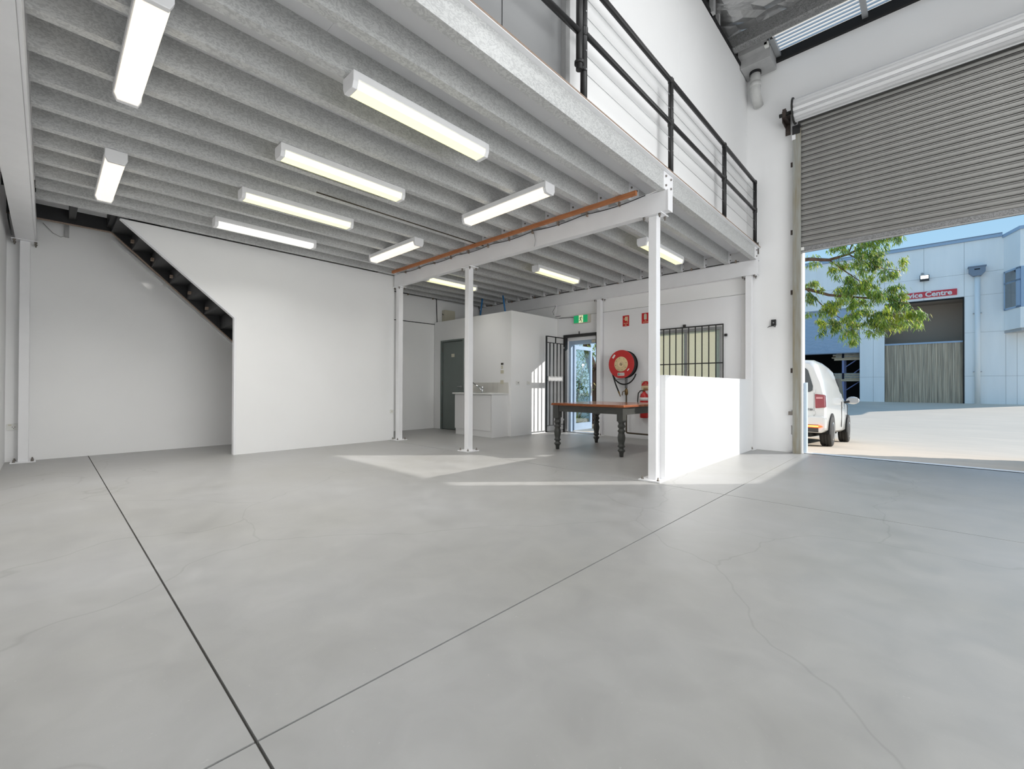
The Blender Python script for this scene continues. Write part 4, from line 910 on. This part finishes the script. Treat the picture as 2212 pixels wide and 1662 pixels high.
MB().tube([(-9.232, 6.9, 3.345), (-9.232, 8.30, 3.37), (-9.20, 8.36, 3.36), (-9.15, 8.37, 3.2), (-9.15, 8.37, 2.73)], 0.010, 6).build('sheath', RUB, ct)
MB().tube([(-9.15, 8.372, 3.28), (-9.0, 8.375, 3.31), (-6.3, 8.378, 3.306), (-2.4, 8.378, 3.302)], 0.008, 6).build('sheath', RUB, ct)
for k in range(9): MB().box(-8.7+0.78*k, -8.68+0.78*k, 8.365, 8.392, 3.285, 3.335).build('cable_clip', PARTICLE, ct)
for k in range(3): MB().box(-9.238, -9.22, 5.3+0.75*k, 5.32+0.75*k, 3.31, 3.39).build('cable_clip', BRASS, ct)
cst = thing('conduit_stub', 'thin conduit between the wall beam and the washroom roof', 'conduit', (-6.43, 8.36, 2.72))
MB().tube([(-6.40, 8.33, 3.03), (-6.45, 8.33, 2.75)], 0.014, 8).build('conduit', STEELW, cst)
MB().tube([(-6.45, 8.33, 2.75), (-6.30, 8.35, 2.755)], 0.006, 6).build('wire', RUB, cst)
MB().tube([(-6.42, 8.32, 3.0), (-6.50, 8.31, 2.88), (-6.47, 8.31, 2.79)], 0.004, 6).build('wire', RUB, cst)
xw = thing('exit_sign_cable', 'thin dark cable running along the wall to the exit sign', 'cable', (-6.2, 8.485, 2.7))
MB().tube([(-6.45, 8.484, 2.735), (-5.98, 8.484, 2.70)], 0.006, 6).build('sheath', RUB, xw)
ts = thing('threaded_rod', 'thin rusty cable slung along a joist in the wide bay', 'cable', (-4.76, 2.4, 3.28))
MB().tube([(-5.06, 2.1, 3.286), (-5.06, 4.7, 3.286)], 0.007, 6).build('sheath', PIPEB, ts)

# ================================================================== OUTSIDE
def gz(y):
    P = [(8.5, -0.012), (11.5, -0.175), (14.2, -0.32), (18, -0.34), (24, 0.05), (30, 0.36), (60, 0.4)]
    for (a, za), (b, zb) in zip(P[:-1], P[1:]):
        if y <= b: return za+(zb-za)*(y-a)/(b-a)
    return P[-1][1]
dv = MB(); ysn = [8.57, 9.2, 10, 11, 11.5, 12.5, 13.4, 14.2, 15.5, 18, 20, 22, 24, 26, 28, 30, 34, 45]
vs = [(x, y, gz(y)) for y in ysn for x in (-28, 28)]
dv.add(vs, [(2*i, 2*i+1, 2*i+3, 2*i+2) for i in range(len(ysn)-1)], None, True)
struct(dv.build('driveway', DRIVE), 'pale concrete driveway outside the roller opening')
dvb = MB().box(-9.5, 3.2, 8.55, 8.575, -0.2, -0.014).build('threshold_gap', DARK); struct(dvb, 'dark joint between floor and driveway')
bw_ = thing('block_wall', 'low concrete block wall outside beyond the roller opening', 'wall', (1.95, 10.6, 0))
for r_ in range(10):
    z0 = -0.2+0.22*r_
    for k in range(9):
        ya = 8.78+0.4*k-(0.2 if r_ % 2 else 0); yb = ya+0.392; ya = max(ya, 8.78); yb = min(yb, 12.25)
        if yb-ya > 0.05: box('block', (1.85, 2.05, ya, yb, z0, z0+0.214), BLOCK, bw_)

# opposite building --------------------------------------------------
YO = 30.0; ZG = 0.2
ob = thing('opposite_building', 'pale blue grey concrete industrial building across the driveway', 'building', (0, YO, ZG))
DO = (-1.56, 1.34, ZG, 5.42); DS = (-8.3, -2.585, ZG, 5.6)
xsP = [-16, -12, -8.3, -2.585, -1.56, -0.06, 1.34, 2.66, 4.2, 7.5, 12]; zsP = [ZG, 1.66, 3.72, 5.42, 5.6, 6.53, 8.06]
rows = [(ZG, 1.66), (1.66, 3.72), (3.72, 5.46), (5.46, 6.53), (6.53, 8.06)]
cols = [(-16, -12), (-12, -8.3), (-8.3, -2.585), (-2.585, -2.02), (-2.02, -1.56), (-1.56, -0.06), (-0.06, 1.34), (1.34, 2.66), (2.66, 3.0), (3.0, 3.9)]
for (xa, xb) in cols:
    for (za, zb) in rows:
        if zb <= 5.47 and (xa >= DO[0]-.01 and xb <= DO[1]+.01 or xa >= DS[0]-.01 and xb <= DS[1]+.01): continue
        box('wall_panel', (xa+0.005, xb-0.005, YO, YO+0.15, za+0.005, zb-0.005), OPPW, ob)
wall_with_holes(MB(), -16, 3.9, ZG, 8.06, YO+0.02, YO+0.25, [DO, DS]).build('backing_wall', GUT, ob)
MB().box(-16, 2.56, YO-0.08, YO+0.3, 8.06, 8.20).build('parapet_cap', OPPB, ob); MB().box(-16, 2.56, YO-0.10, YO+0.3, 8.20, 8.23).build('parapet_cap', OPPD, ob)
# projecting bay with a splayed side
BP = [(2.60, YO), (2.98, YO-1.15), (3.9, YO-1.15), (3.9, YO)]
MB().prism(BP[::-1], 3.72, 4.62, 2).build('bay_apron', OPPW, ob)
MB().prism(BP[::-1], 6.38, 7.98, 2).build('bay_head', OPPW, ob)
MB().prism([(2.62, YO), (3.02, YO-1.10), (3.9, YO-1.10), (3.9, YO)][::-1], 3.60, 3.72, 2).build('bay_soffit', GUT, ob)
MB().prism([(2.55, YO), (2.95, YO-1.22), (3.95, YO-1.22), (3.95, YO)][::-1], 7.98, 8.12, 2).build('parapet_cap', OPPB, ob)
def baypost(p, q, z0, z1, nm='window_post', mt=None):
    d = Vector((q[0]-p[0], q[1]-p[1], 0)).normalized(); nrm = Vector((d.y, -d.x, 0))*0.06
    P = [(p[0]+nrm.x, p[1]+nrm.y), (q[0]+nrm.x, q[1]+nrm.y), (q[0]-nrm.x, q[1]-nrm.y), (p[0]-nrm.x, p[1]-nrm.y)]
    return MB().prism(P, z0, z1, 2).build(nm, mt or OPPB, ob)
A, B = Vector((2.64, YO-0.12)), Vector((3.00, YO-1.10))
for t0, t1 in ((0.0, 0.10), (0.80, 1.0)): baypost(A.lerp(B, t0), A.lerp(B, t1), 4.62, 6.38)
for z in (4.62, 5.78, 6.30): baypost(A, B, z, z+0.08)
baypost(A.lerp(B, 0.1), A.lerp(B, 0.8), 4.70, 6.30, 'pane', BAYGL)
MB().box(3.0, 3.14, YO-1.16, YO-1.02, 4.62, 6.38).box(3.14, 3.9, YO-1.16, YO-1.04, 4.62, 4.72).box(3.14, 3.9, YO-1.16, YO-1.04, 6.28, 6.38).box(3.14, 3.9, YO-1.15, YO-1.05, 5.78, 5.84).build('window_frame', OPPB, ob)
MB().box(3.14, 3.9, YO-1.12, YO-1.10, 4.72, 6.28).build('pane', BAYGL, ob)
MB().box(2.8, 3.9, YO-0.3, YO-0.1, 4.62, 6.38).build('bay_interior', OPPD, ob)
MB().prism([(YO-0.95, 4.72), (YO-0.45, 4.72), (YO-0.5, 5.45), (YO-0.75, 5.40)], 2.93, 2.94, 0).build('window_notice', PAPER, ob)
MB().box(-16, 3.9, YO+0.25, YO+12, 7.6, 7.75).box(3.75, 3.9, YO+0.25, YO+12, ZG, 7.6).build('roof_and_side', OPPW, ob)
# big doorway with strip curtain
MB().box(-1.9, 1.7, YO+1.7, YO+1.8, ZG, 5.8).box(-1.9, 1.7, YO+0.25, YO+1.8, 5.42, 5.5).box(-1.95, -1.85, YO+0.25, YO+1.8, ZG, 5.5).box(1.65, 1.75, YO+0.25, YO+1.8, ZG, 5.5).build('doorway_interior', OPPI, ob)
MB().box(1.30, 1.34, YO-0.02, YO+0.2, ZG, 5.42).box(-1.56, 1.34, YO-0.02, YO+0.2, 5.40, 5.44).build('door_trim', DARK, ob)
MB().box(-1.56, 1.30, YO+0.10, YO+0.2, 3.30, 3.38).build('curtain_rail', OPPB, ob)
for k in range(16):
    xa = -1.55+k*0.178; yo = 0.02*(k % 2)
    MB().add([(xa, YO+0.14+yo, ZG+0.05), (xa+0.09, YO+0.12+yo, ZG+0.05), (xa+0.185, YO+0.14+yo, ZG+0.05), (xa, YO+0.14+yo, 3.31), (xa+0.09, YO+0.12+yo, 3.31), (xa+0.185, YO+0.14+yo, 3.31)], [(0, 1, 4, 3), (1, 2, 5, 4)]).build('curtain_strip', STRIP, ob)
rs = thing('shop_sign', 'red sign with white lettering over the far doorway', 'sign', (0, YO-0.03, 5.55))
MB().box(-1.35, 1.10, YO-0.04, YO-0.002, 5.585, 5.885).build('sign_board', SIGNR, rs)
text('lettering', 'Service Centre', 0.335, PAPER, rs, (0.93, YO-0.045, 5.735), FACE_Y, 0.002, 0.010, 0.98, 'RIGHT')
fl_ = thing('floodlight', 'lit floodlight on the far building above the red sign', 'floodlight', (-0.05, YO-0.1, 6.5))
MB().prism([(YO-0.30, 6.46), (YO-0.10, 6.40), (YO-0.06, 6.62), (YO-0.26, 6.68)], -0.21, 0.13, 0).build('housing', BLACK, fl_)
MB().quad((-0.18, YO-0.302, 6.49), (0.10, YO-0.302, 6.49), (0.10, YO-0.275, 6.66), (-0.18, YO-0.275, 6.66)).build('lens', FLOODE, fl_)
MB().box(-0.08, 0.0, YO-0.08, YO, 6.45, 6.52).build('bracket', BLACK, fl_)
MB().lathe([(0.05, YO-0.06), (0.05, YO)], (-0.12, 0, 6.80), 10, None, axis=1).build('sensor', GUT, fl_)
rh = thing('rain_head', 'blue grey rainwater head with white downpipe on the far building', 'downpipe', (1.75, YO-0.1, ZG))
MB().prism([(1.48, 6.76), (2.02, 6.76), (2.02, 6.52), (1.88, 6.34), (1.62, 6.34), (1.48, 6.52)][::-1], YO-0.30, YO-0.002, 1).build('hopper', OPPD, rh)
MB().box(1.45, 2.05, YO-0.33, YO-0.002, 6.76, 6.80).build('hopper_rim', OPPD, rh)
MB().box(1.66, 1.84, YO-0.305, YO-0.30, 6.62, 6.67).build('overflow_slot', DARK, rh)
MB().tube([(1.765, YO-0.12, 6.34), (1.765, YO-0.12, ZG+0.1)], 0.095, 14).build('pipe', OPPW, rh)
for z in (4.6, 1.85): MB().box(1.62, 1.91, YO-0.14, YO-0.002, z, z+0.03).build('pipe_clip', GUT, rh)
# blue shutter and racking
bs = thing('blue_shutter', 'blue roller shutter half lowered on the far building', 'roller door', (-5.4, YO, 3.0))
sh = None
for k in range(33):
    if sh is None:
        p = [(0, 0), (-0.03, 0.02), (-0.03, 0.06), (0, 0.08)]
        o = MB().add([(x, q[0], q[1]) for x in (-2.89, 2.80) for q in p], [(i, 4+i, 5+i, i+1) for i in range(3)], None, True).build('slat', SHUTB, bs, True); sh = o.data
    else: o = bpy.data.objects.new('slat', sh); COL.objects.link(o); o.parent = bs
    o.location = (0, 0.12, 0.02+0.08*k)
MB().box(-8.29, -2.6, YO+0.08, YO+0.16, 2.98, 3.03).build('bottom_rail', OPPD, bs)
MB().box(-8.5, -2.585, YO+5.0, YO+5.1, ZG-0.1, 5.7).box(-8.5, -2.5, YO+0.25, YO+5.0, 5.6, 5.7).box(-2.60, -2.50, YO+0.25, YO+5, ZG, 5.6).box(-8.6, -8.5, YO+.25, YO+5, ZG, 5.6).build('doorway_interior', DARK, ob)
rk = thing('pallet_rack', 'blue steel pallet rack inside the far doorway', 'rack', (-3.0, YO+0.9, ZG))
for x in (-3.35, -2.55):
    for y in (YO+0.5, YO+1.4): box('upright', (x-0.05, x+0.05, y-0.05, y+0.05, ZG, 3.3), RACKB, rk)
for za, zb in ((0.9, 1.5), (1.5, 2.2), (2.2, 2.8)):
    MB().tube([(-3.3, YO+0.5, za), (-2.55, YO+0.55, zb)], 0.03, 6).build('brace', RACKB, rk)
for z in (1.45, 2.62): MB().box(-3.75, -2.55, YO+0.42, YO+0.52, z, z+0.12).build('shelf_beam', PLYW, rk)
rnd = random.Random(3)
for z0 in (1.58, 2.75):
    for k in range(6):
        xo = rnd.uniform(-0.12, 0.1)
        o = MB().box(-3.75+xo, -2.60+xo*0.3, YO+0.45, YO+1.35, z0+0.055*k, z0+0.055*k+0.05).build('board', SHEETG if k % 2 else PLYW, None)
        tag(o, '%s board from the bottom of the %s stack on the far rack' % (ORD[k], 'lower' if z0 < 2 else 'upper'), 'board', 'boards stacked on the far rack')

# vans ---------------------------------------------------------------
def loft(mb, secs, mt=None, smooth=True, caps=True):
    n = len(secs[0]); vs = [p for s in secs for p in s]
    fs = [(i*n+k, i*n+(k+1) % n, (i+1)*n+(k+1) % n, (i+1)*n+k) for i in range(len(secs)-1) for k in range(n)]
    mb.add(vs, fs, mt, smooth)
    if caps: mb.add(secs[0], [tuple(range(n))], mt); mb.add(secs[-1], [tuple(range(n))[::-1]], mt)
def van(name, label, loc, rot, paint, detail=True):
    t = thing(name, label, 'van', loc); t.rotation_euler = rot
    # cross sections along the length: y, half width belt, half width roof, belt z, roof z, sill z
    st_ = [(0.00, 0.86, 0.645, 0.98, 1.71, 0.36), (0.05, 0.875, 0.67, 0.99, 1.76, 0.32), (0.30, 0.875, 0.69, 1.0, 1.805, 0.30), (1.2, 0.885, 0.70, 1.0, 1.82, 0.28), (2.2, 0.885, 0.69, 0.98, 1.80, 0.28), (2.75, 0.88, 0.66, 0.97, 1.72, 0.28), (3.10, 0.87, 0.66, 0.98, 1.45, 0.28), (3.45, 0.86, 0.68, 0.95, 1.10, 0.28), (3.9, 0.83, 0.62, 0.80, 0.96, 0.30), (4.25, 0.76, 0.56, 0.68, 0.82, 0.32), (4.38, 0.66, 0.48, 0.60, 0.70, 0.36)]
    secs = []
    for y, wb_, wr_, zb, zr, zs in st_:
        h = [(0, zs), (wb_-0.08, zs), (wb_-0.01, zs+0.06), (wb_, (zs+zb)/2), (wb_-0.005, zb), (wb_-0.35*(wb_-wr_), zb+0.45*(zr-zb)), (wr_+0.03, zr-0.10*(zr-zb)-0.03), (wr_-0.05, zr-0.01), (wr_*0.5, zr+0.012), (0, zr+0.018)]
        ring = [(x, y, z) for x, z in h]+[(-x, y, z) for x, z in h[-2:0:-1]]
        secs.append(ring)
    mb = MB(); loft(mb, secs); mb.build('body', paint, t, True)
    # wheels with arches
    for y in (0.86, 3.54):
        for sx in (-1, 1):
            x = sx*0.80
            w = MB().lathe([(0.20, x-0.105), (0.30, x-0.10), (0.32, x-0.08), (0.32, x-0.035), (0.312, x-0.03), (0.312, x-0.02), (0.32, x-0.015), (0.32, x+0.015), (0.312, x+0.02), (0.312, x+0.03), (0.32, x+0.035), (0.32, x+0.08), (0.30, x+0.10), (0.20, x+0.105)], (0, y, 0.32), 28, None, axis=0).build('wheel', TYRE, t, True)
            MB().lathe([(0.19, x+sx*0.098), (0.20, x+sx*0.108), (0.06, x+sx*0.095), (0.0, x+sx*0.10)][::(1 if sx > 0 else -1)], (0, y, 0.32), 20, None, axis=0).build('rim', RIM, w, True)
            arch = MB(); P = [(y+0.385*math.cos(a), 0.32+0.385*math.sin(a)) for a in [R(-8+196*k/18) for k in range(19)]]
            arch.prism(P[::-1], sx*0.60, sx*0.893, 0).build('wheel_arch', DARK, t, True)
    # rear end
    MB().prism([(-0.84, 0.30), (0.84, 0.30), (0.895, 0.40), (0.895, 0.60), (0.84, 0.63), (-0.84, 0.63), (-0.895, 0.60), (-0.895, 0.40)], -0.075, 0.12, 1).build('rear_bumper', paint, t, True, 0.03)
    MB().box(-0.78, 0.78, -0.083, -0.06, 0.31, 0.46).build('bumper_insert', PLASTB, t, True)
    MB().prism([(-0.40, 1.12), (0.62, 1.12), (0.665, 1.15), (0.67, 1.24), (0.585, 1.56), (0.54, 1.61), (-0.40, 1.61)], -0.012, 0.02, 1).build('rear_window', GLASSD, t, True)
    MB().prism([(-0.43, 1.12), (-0.43, 1.61), (-0.54, 1.61), (-0.585, 1.56), (-0.67, 1.24), (-0.665, 1.15), (-0.62, 1.12)], -0.012, 0.02, 1).build('rear_window', GLASSD, t, True)
    for sx in (-1, 1):
        P = [(0.715, 0.79), (0.885, 0.81), (0.872, 1.06), (0.705, 1.08)]
        tl = MB().prism([(sx*p[0], p[1]) for p in P][::sx], -0.022, 0.10, 1).build('tail_lamp', TAIL, t, True, 0.015)
        MB().box(sx*0.73, sx*0.84, -0.026, -0.02, 0.98, 1.02).build('clear_lens', TAILW, tl, True)
        rf = MB().prism([(sx*0.56, 0.405), (sx*0.80, 0.40), (sx*0.86, 0.43), (sx*0.80, 0.452), (sx*0.56, 0.45)][::sx], -0.096, -0.082, 1).build('rear_reflector', REFLG, t, True)
        MB().box(sx*0.58, sx*0.78, -0.100, -0.095, 0.418, 0.440).build('reflector_core', REFLC, rf, True)
        o = MB().lathe([(0.0, 0.0), (0.10, 0.01), (0.12, 0.05), (0.10, 0.09), (0.0, 0.10)], (0, 0, 0), 14, None, axis=1).build('door_mirror', paint, t, True)
        o.location = (sx*1.02, 3.02, 1.06); o.scale = (1.1, 0.9, 0.8)
        MB().prism([(-0.10, -0.075), (0.10, -0.075), (0.105, 0.07), (-0.08, 0.075)], -0.012, 0.0, 1).build('mirror_glass', ALU, o, True)
        MB().tube([(sx*0.84, 3.02, 1.0), (sx*0.96, 3.02, 1.03)], 0.03, 8).build('mirror_arm', PLASTB, t, True)
        MB().prism([(2.36, 1.04), (3.28, 1.04), (2.82, 1.52), (2.42, 1.56)][::-1], sx*0.885-sx*0.16, sx*0.885-sx*0.06, 0).build('side_window', GLASSD, t, True)
        MB().box(sx*0.880, sx*0.892, 2.28, 2.295, 0.40, 1.0).box(sx*0.880, sx*0.892, 3.30, 3.31, 0.40, 0.96).build('door_seam', PLASTB, t, True)
        MB().box(sx*0.885, sx*0.905, 2.36, 2.52, 0.86, 0.89).build('door_handle', paint, t, True)
        MB().box(sx*0.690, sx*0.695, -0.012, 0.0, 0.63, 1.12).build('door_seam', GUT, t, True)
        for z in (0.66, 1.10): MB().box(sx*0.685, sx*0.715, -0.03, 0.0, z, z+0.07).build('door_hinge', paint, t, True)
    MB().prism([(-0.60, 1.16), (0.60, 1.16), (0.56, 1.58), (-0.56, 1.58)], 3.02, 3.30, 1).build('windscreen', GLASSD, t, True)
    MB().box(-0.6, 0.6, 0.2, 3.9, 0.20, 0.34).build('underbody', DARK, t, True)
    if detail:
        o = text('badge', 'TSI', 0.055, PLASTB, t, (0, 0, 0), FACE_Y, 0.003, 0.001, 1.5); o.location = (0.62, -0.018, 0.76)
    return t
ang = math.atan2(gz(14.2)-gz(11.5), 2.68)
vz = gz(11.46)-math.sin(ang)*0.86
van('delivery_van', 'white delivery van parked outside, half hidden by the roller opening', (-2.335, 10.6, vz), (ang, 0, 0), VANW)
van('parked_van', 'pale blue van parked behind the white van', (-4.35, 23.3, gz(24.0)), (0, 0, 0), VANB, False)

# gum tree -----------------------------------------------------------
gtree = thing('gum_tree', 'gum tree with drooping leaves hanging across the roller opening', 'tree', (-7.75, 12.2, gz(12.2)-0.05))
tr0 = Vector((-7.75, 12.2, gz(12.2)-0.05))
tk = MB()
tk.tube([tr0, tr0+Vector((0.02, 0, 0.8)), tr0+Vector((-0.02, 0.05, 1.5)), tr0+Vector((0.25, 0.1, 2.2)), tr0+Vector((0.8, 0.5, 3.4)), tr0+Vector((1.6, 1.3, 4.6))], [0.26, 0.22, 0.20, 0.15, 0.13, 0.11], 12)
tk.tube([tr0+Vector((-0.02, 0.05, 1.45)), tr0+Vector((-0.4, 0.2, 2.3)), tr0+Vector((-0.9, 0.4, 3.8)), tr0+Vector((-1.2, 0.6, 5.5))], [0.17, 0.14, 0.11, 0.06], 10)
tk.build('trunk', TRUNKM, gtree)
br = MB(); tips = []
root = tr0+Vector((1.6, 1.3, 4.6))
def limbc(pts, r0, r1, n=7):
    k = len(pts); br.tube(pts, [r0+(r1-r0)*i/(k-1) for i in range(k)], n, None, True)
rnd = random.Random(11)
Bq = Vector
# main limbs into the visible opening (x -2.9..0, z 2.4..5.4 at y ~ 16)
limbA = [root, Bq((-4.6, 15.0, 5.1)), Bq((-3.4, 15.7, 4.95)), Bq((-2.6, 16.0, 5.02)), Bq((-2.1, 16.0, 4.90)), Bq((-1.65, 16.1, 5.0)), Bq((-1.2, 16.0, 5.15)), Bq((-0.6, 16.0, 5.4))]
limbB = [root, Bq((-4.8, 15.2, 4.7)), Bq((-3.5, 15.9, 4.5)), Bq((-2.7, 16.1, 4.15)), Bq((-2.1, 16.0, 3.85)), Bq((-1.5, 16.0, 3.7)), Bq((-0.8, 16.0, 3.55)), Bq((-0.3, 16.0, 3.35))]
limbC = [limbB[3], Bq((-2.3, 16.2, 3.6)), Bq((-1.9, 16.3, 3.2)), Bq((-1.5, 16.3, 2.85))]
limbD = [limbA[5], Bq((-1.2, 15.9, 4.6)), Bq((-0.8, 15.8, 4.35)), Bq((-0.5, 15.8, 4.25))]
limbE = [limbA[4], Bq((-1.7, 16.2, 4.5)), Bq((-1.3, 16.2, 4.1)), Bq((-0.9, 16.2, 3.9))]
limbF = [limbA[5], Bq((-1.5, 16.0, 5.4)), Bq((-1.2, 16.0, 5.8)), Bq((-0.8, 16.1, 6.2))]
for L_, a, b in ((limbA, 0.09, 0.012), (limbB, 0.08, 0.010), (limbC, 0.02, 0.006), (limbD, 0.02, 0.006), (limbE, 0.02, 0.006), (limbF, 0.02, 0.006)): limbc(L_, a, b)
clus = [(-2.45, 4.25, .22, 60), (-2.6, 3.75, .2, 60), (-2.35, 3.35, .22, 70), (-2.0, 2.95, .24, 90), (-1.95, 3.5, .28, 120), (-1.75, 4.15, .30, 130), (-1.95, 4.75, .22, 60), (-1.35, 4.6, .32, 150), (-1.2, 5.1, .26, 110), (-0.75, 5.2, .22, 70), (-0.95, 4.7, .28, 120), (-0.7, 4.25, .22, 60), (-1.3, 4.05, .34, 170), (-1.5, 3.55, .32, 160), (-0.95, 3.7, .30, 150), (-0.5, 3.35, .24, 110), (-0.25, 3.1, .18, 60), (-1.65, 3.1, .28, 120), (-1.1, 3.15, .32, 150), (-0.6, 3.05, .28, 120), (-1.55, 2.75, .24, 100), (-1.0, 2.75, .26, 100), (-0.5, 2.75, .18, 50), (-1.5, 2.42, .14, 36), (-2.5, 4.95, .2, 30), (-0.45, 4.4, .14, 22), (-2.2, 3.0, .2, 50), (-1.75, 5.05, .2, 50), (-1.0, 5.6, .3, 90), (-0.6, 6.0, .3, 80), (-3.4, 5.0, .5, 120), (-4.4, 5.2, .6, 140), (-3.6, 4.0, .5, 120), (-5.2, 5.8, .7, 140), (-6.2, 6.0, .8, 160), (-3.0, 3.3, .3, 60), (-0.66, 3.78, .13, 50), (-0.50, 3.60, .10, 30)]
lv, lf_, lc = [], [], []
GREENS = [S(112, 140, 62), S(96, 126, 60), S(134, 158, 66), S(150, 168, 84), S(84, 110, 58), S(166, 176, 66), S(128, 142, 100), S(168, 178, 152), S(196, 198, 70), S(140, 152, 70), S(190, 176, 120)]
def leaf(p, L, w, d, side, c):
    d = d.normalized(); side = (side-d*side.dot(d)).normalized(); nrm = d.cross(side)
    o = len(lv)
    lv.extend([tuple(p), tuple(p+d*L*0.35+side*w+nrm*w*0.25), tuple(p+d*L*0.45-nrm*w*0.1), tuple(p+d*L*0.35-side*w+nrm*w*0.25), tuple(p+d*L+side*w*rnd.uniform(-1, 1.6))])
    lf_.extend([(o, o+1, o+2), (o, o+2, o+3), (o+1, o+4, o+2), (o+2, o+4, o+3)]); lc.extend([c]*5)
for (cx_, cz_, rr_, cnt) in clus:
    bc = rnd.choice(GREENS[:6]); hub = Bq((cx_, 16.0+rnd.uniform(-0.25, 0.25), cz_))
    ntw = max(3, cnt//12)
    for _ in range(ntw):
        e = hub+Bq((rnd.gauss(0, rr_*0.75), rnd.gauss(0, rr_*0.9), rnd.gauss(0, rr_*0.62)))
        mid = hub.lerp(e, 0.5)+Bq((0, 0, 0.05))
        br.tube([hub, mid, e], [0.006, 0.004, 0.002], 4, None, True)
        for k in range(int(cnt*4.2/ntw)):
            p = mid.lerp(e, rnd.uniform(0.1, 1.1))+Bq((rnd.gauss(0, 0.05), rnd.gauss(0, 0.05), rnd.gauss(0, 0.04)))
            d = Bq((rnd.gauss(0.12, 0.42), rnd.gauss(0, 0.42), -1.0)); side = Bq((rnd.gauss(0, 1), rnd.gauss(0, 1), rnd.gauss(0, 0.3)))
            c = rnd.choice(GREENS) if rnd.random() < 0.55 else bc
            f = rnd.uniform(0.95, 1.6); leaf(p, rnd.uniform(0.09, 0.20), rnd.uniform(0.010, 0.017), d, side, (c[0]*f, c[1]*f, c[2]*f, 1))
# leaves beside the glass door
for (cx_, cy_, cz_, rr_, cnt) in ((-7.6, 12.0, 2.7, .45, 320), (-7.0, 11.6, 2.2, .3, 120), (-7.3, 12.3, 1.75, .25, 90), (-7.5, 13.0, 3.4, .8, 260), (-8.6, 12.6, 2.6, .7, 260), (-8.4, 12.0, 1.6, .5, 200), (-7.9, 11.6, 1.35, .3, 80)):
    for k in range(cnt):
        p = Bq((rnd.gauss(cx_, rr_), rnd.gauss(cy_, rr_*0.7), rnd.gauss(cz_, rr_*0.8))); c = rnd.choice(GREENS); f = rnd.uniform(0.8, 1.25)
        leaf(p, rnd.uniform(0.07, 0.15), rnd.uniform(0.012, 0.024), Bq((rnd.gauss(0, .6), rnd.gauss(0, .6), -0.8)), Bq((rnd.gauss(0, 1), rnd.gauss(0, 1), rnd.gauss(0, .4))), (c[0]*f, c[1]*f, c[2]*f, 1))
br.build('branches', BARK, gtree)
def leafobj(name, V, Fq, Cq, parent):
    me = bpy.data.meshes.new(name); off = parent.location
    me.from_pydata([tuple(Vector(v)-off) for v in V], [], Fq); me.materials.append(LEAF)
    at = me.color_attributes.new('leafcol', 'FLOAT_COLOR', 'POINT')
    for i, c in enumerate(Cq): at.data[i].color = c
    o = bpy.data.objects.new(name, me); COL.objects.link(o); o.parent = parent; o['kind'] = 'stuff'; return o
leafobj('foliage', lv, lf_, lc, gtree)
# garden by the glass door: shrubs seen through the pane
def shrub(name, label, loc, rx, rz, cnt, blade=False):
    t = thing(name, label, 'shrub', loc); V, Fq, Cq = [], [], []
    global lv, lf_, lc
    lv, lf_, lc = V, Fq, Cq
    b = Vector(loc)
    sm_ = MB()
    for k in range(7):
        a = 2*math.pi*k/7; sm_.tube([b, b+Bq((math.cos(a)*rx*0.3, math.sin(a)*rx*0.3, rz*0.5)), b+Bq((math.cos(a)*rx*0.6, math.sin(a)*rx*0.6, rz*0.9))], [0.02, 0.012, 0.005], 5)
    for k in range(cnt):
        c = rnd.choice(GREENS[:8]); f = rnd.uniform(0.7, 1.2); c = (c[0]*f, c[1]*f, c[2]*f, 1)
        if blade:
            a = rnd.uniform(0, 6.28); leaf(b+Bq((0, 0, 0.02)), rnd.uniform(rz*0.6, rz*1.1), 0.014, Bq((math.cos(a)*0.8, math.sin(a)*0.8, rnd.uniform(0.3, 1.2))), Bq((-math.sin(a), math.cos(a), 0)), c)
        else:
            p = b+Bq((rnd.gauss(0, rx*0.5), rnd.gauss(0, rx*0.5), abs(rnd.gauss(rz*0.55, rz*0.28))))
            leaf(p, rnd.uniform(0.06, 0.13), rnd.uniform(0.014, 0.03), Bq((rnd.gauss(0, .7), rnd.gauss(0, .7), rnd.gauss(-.2, .6))), Bq((rnd.gauss(0, 1), rnd.gauss(0, 1), rnd.gauss(0, .5))), c)
    sm_.build('stems', BARK, t); leafobj('foliage', V, Fq, Cq, t)
bed = MB().box(-16, -5.0, 11.1, 13.9, -0.5, -0.10).build('garden_bed', SOIL); struct(bed, 'mulched garden bed outside the glass door')
shrub('garden_shrub', 'leafy green shrub seen through the glass door pane, nearest', (-8.35, 11.7, -0.1), 0.55, 1.5, 620)
shrub('garden_shrub', 'tall green shrub seen through the glass door pane, behind the nearest', (-8.95, 12.6, -0.1), 0.8, 2.5, 900)
shrub('garden_shrub', 'dense shrub beyond the trunk at the right of the glass door', (-8.0, 13.2, -0.1), 0.8, 2.2, 700)
shrub('flax_plant', 'spiky flax plant low outside the glass door', (-8.0, 11.45, -0.1), 0.4, 0.55, 60, True)
shrub('garden_shrub', 'green shrub outside the patterned window', (-5.6, 12.4, -0.1), 0.9, 1.9, 500)
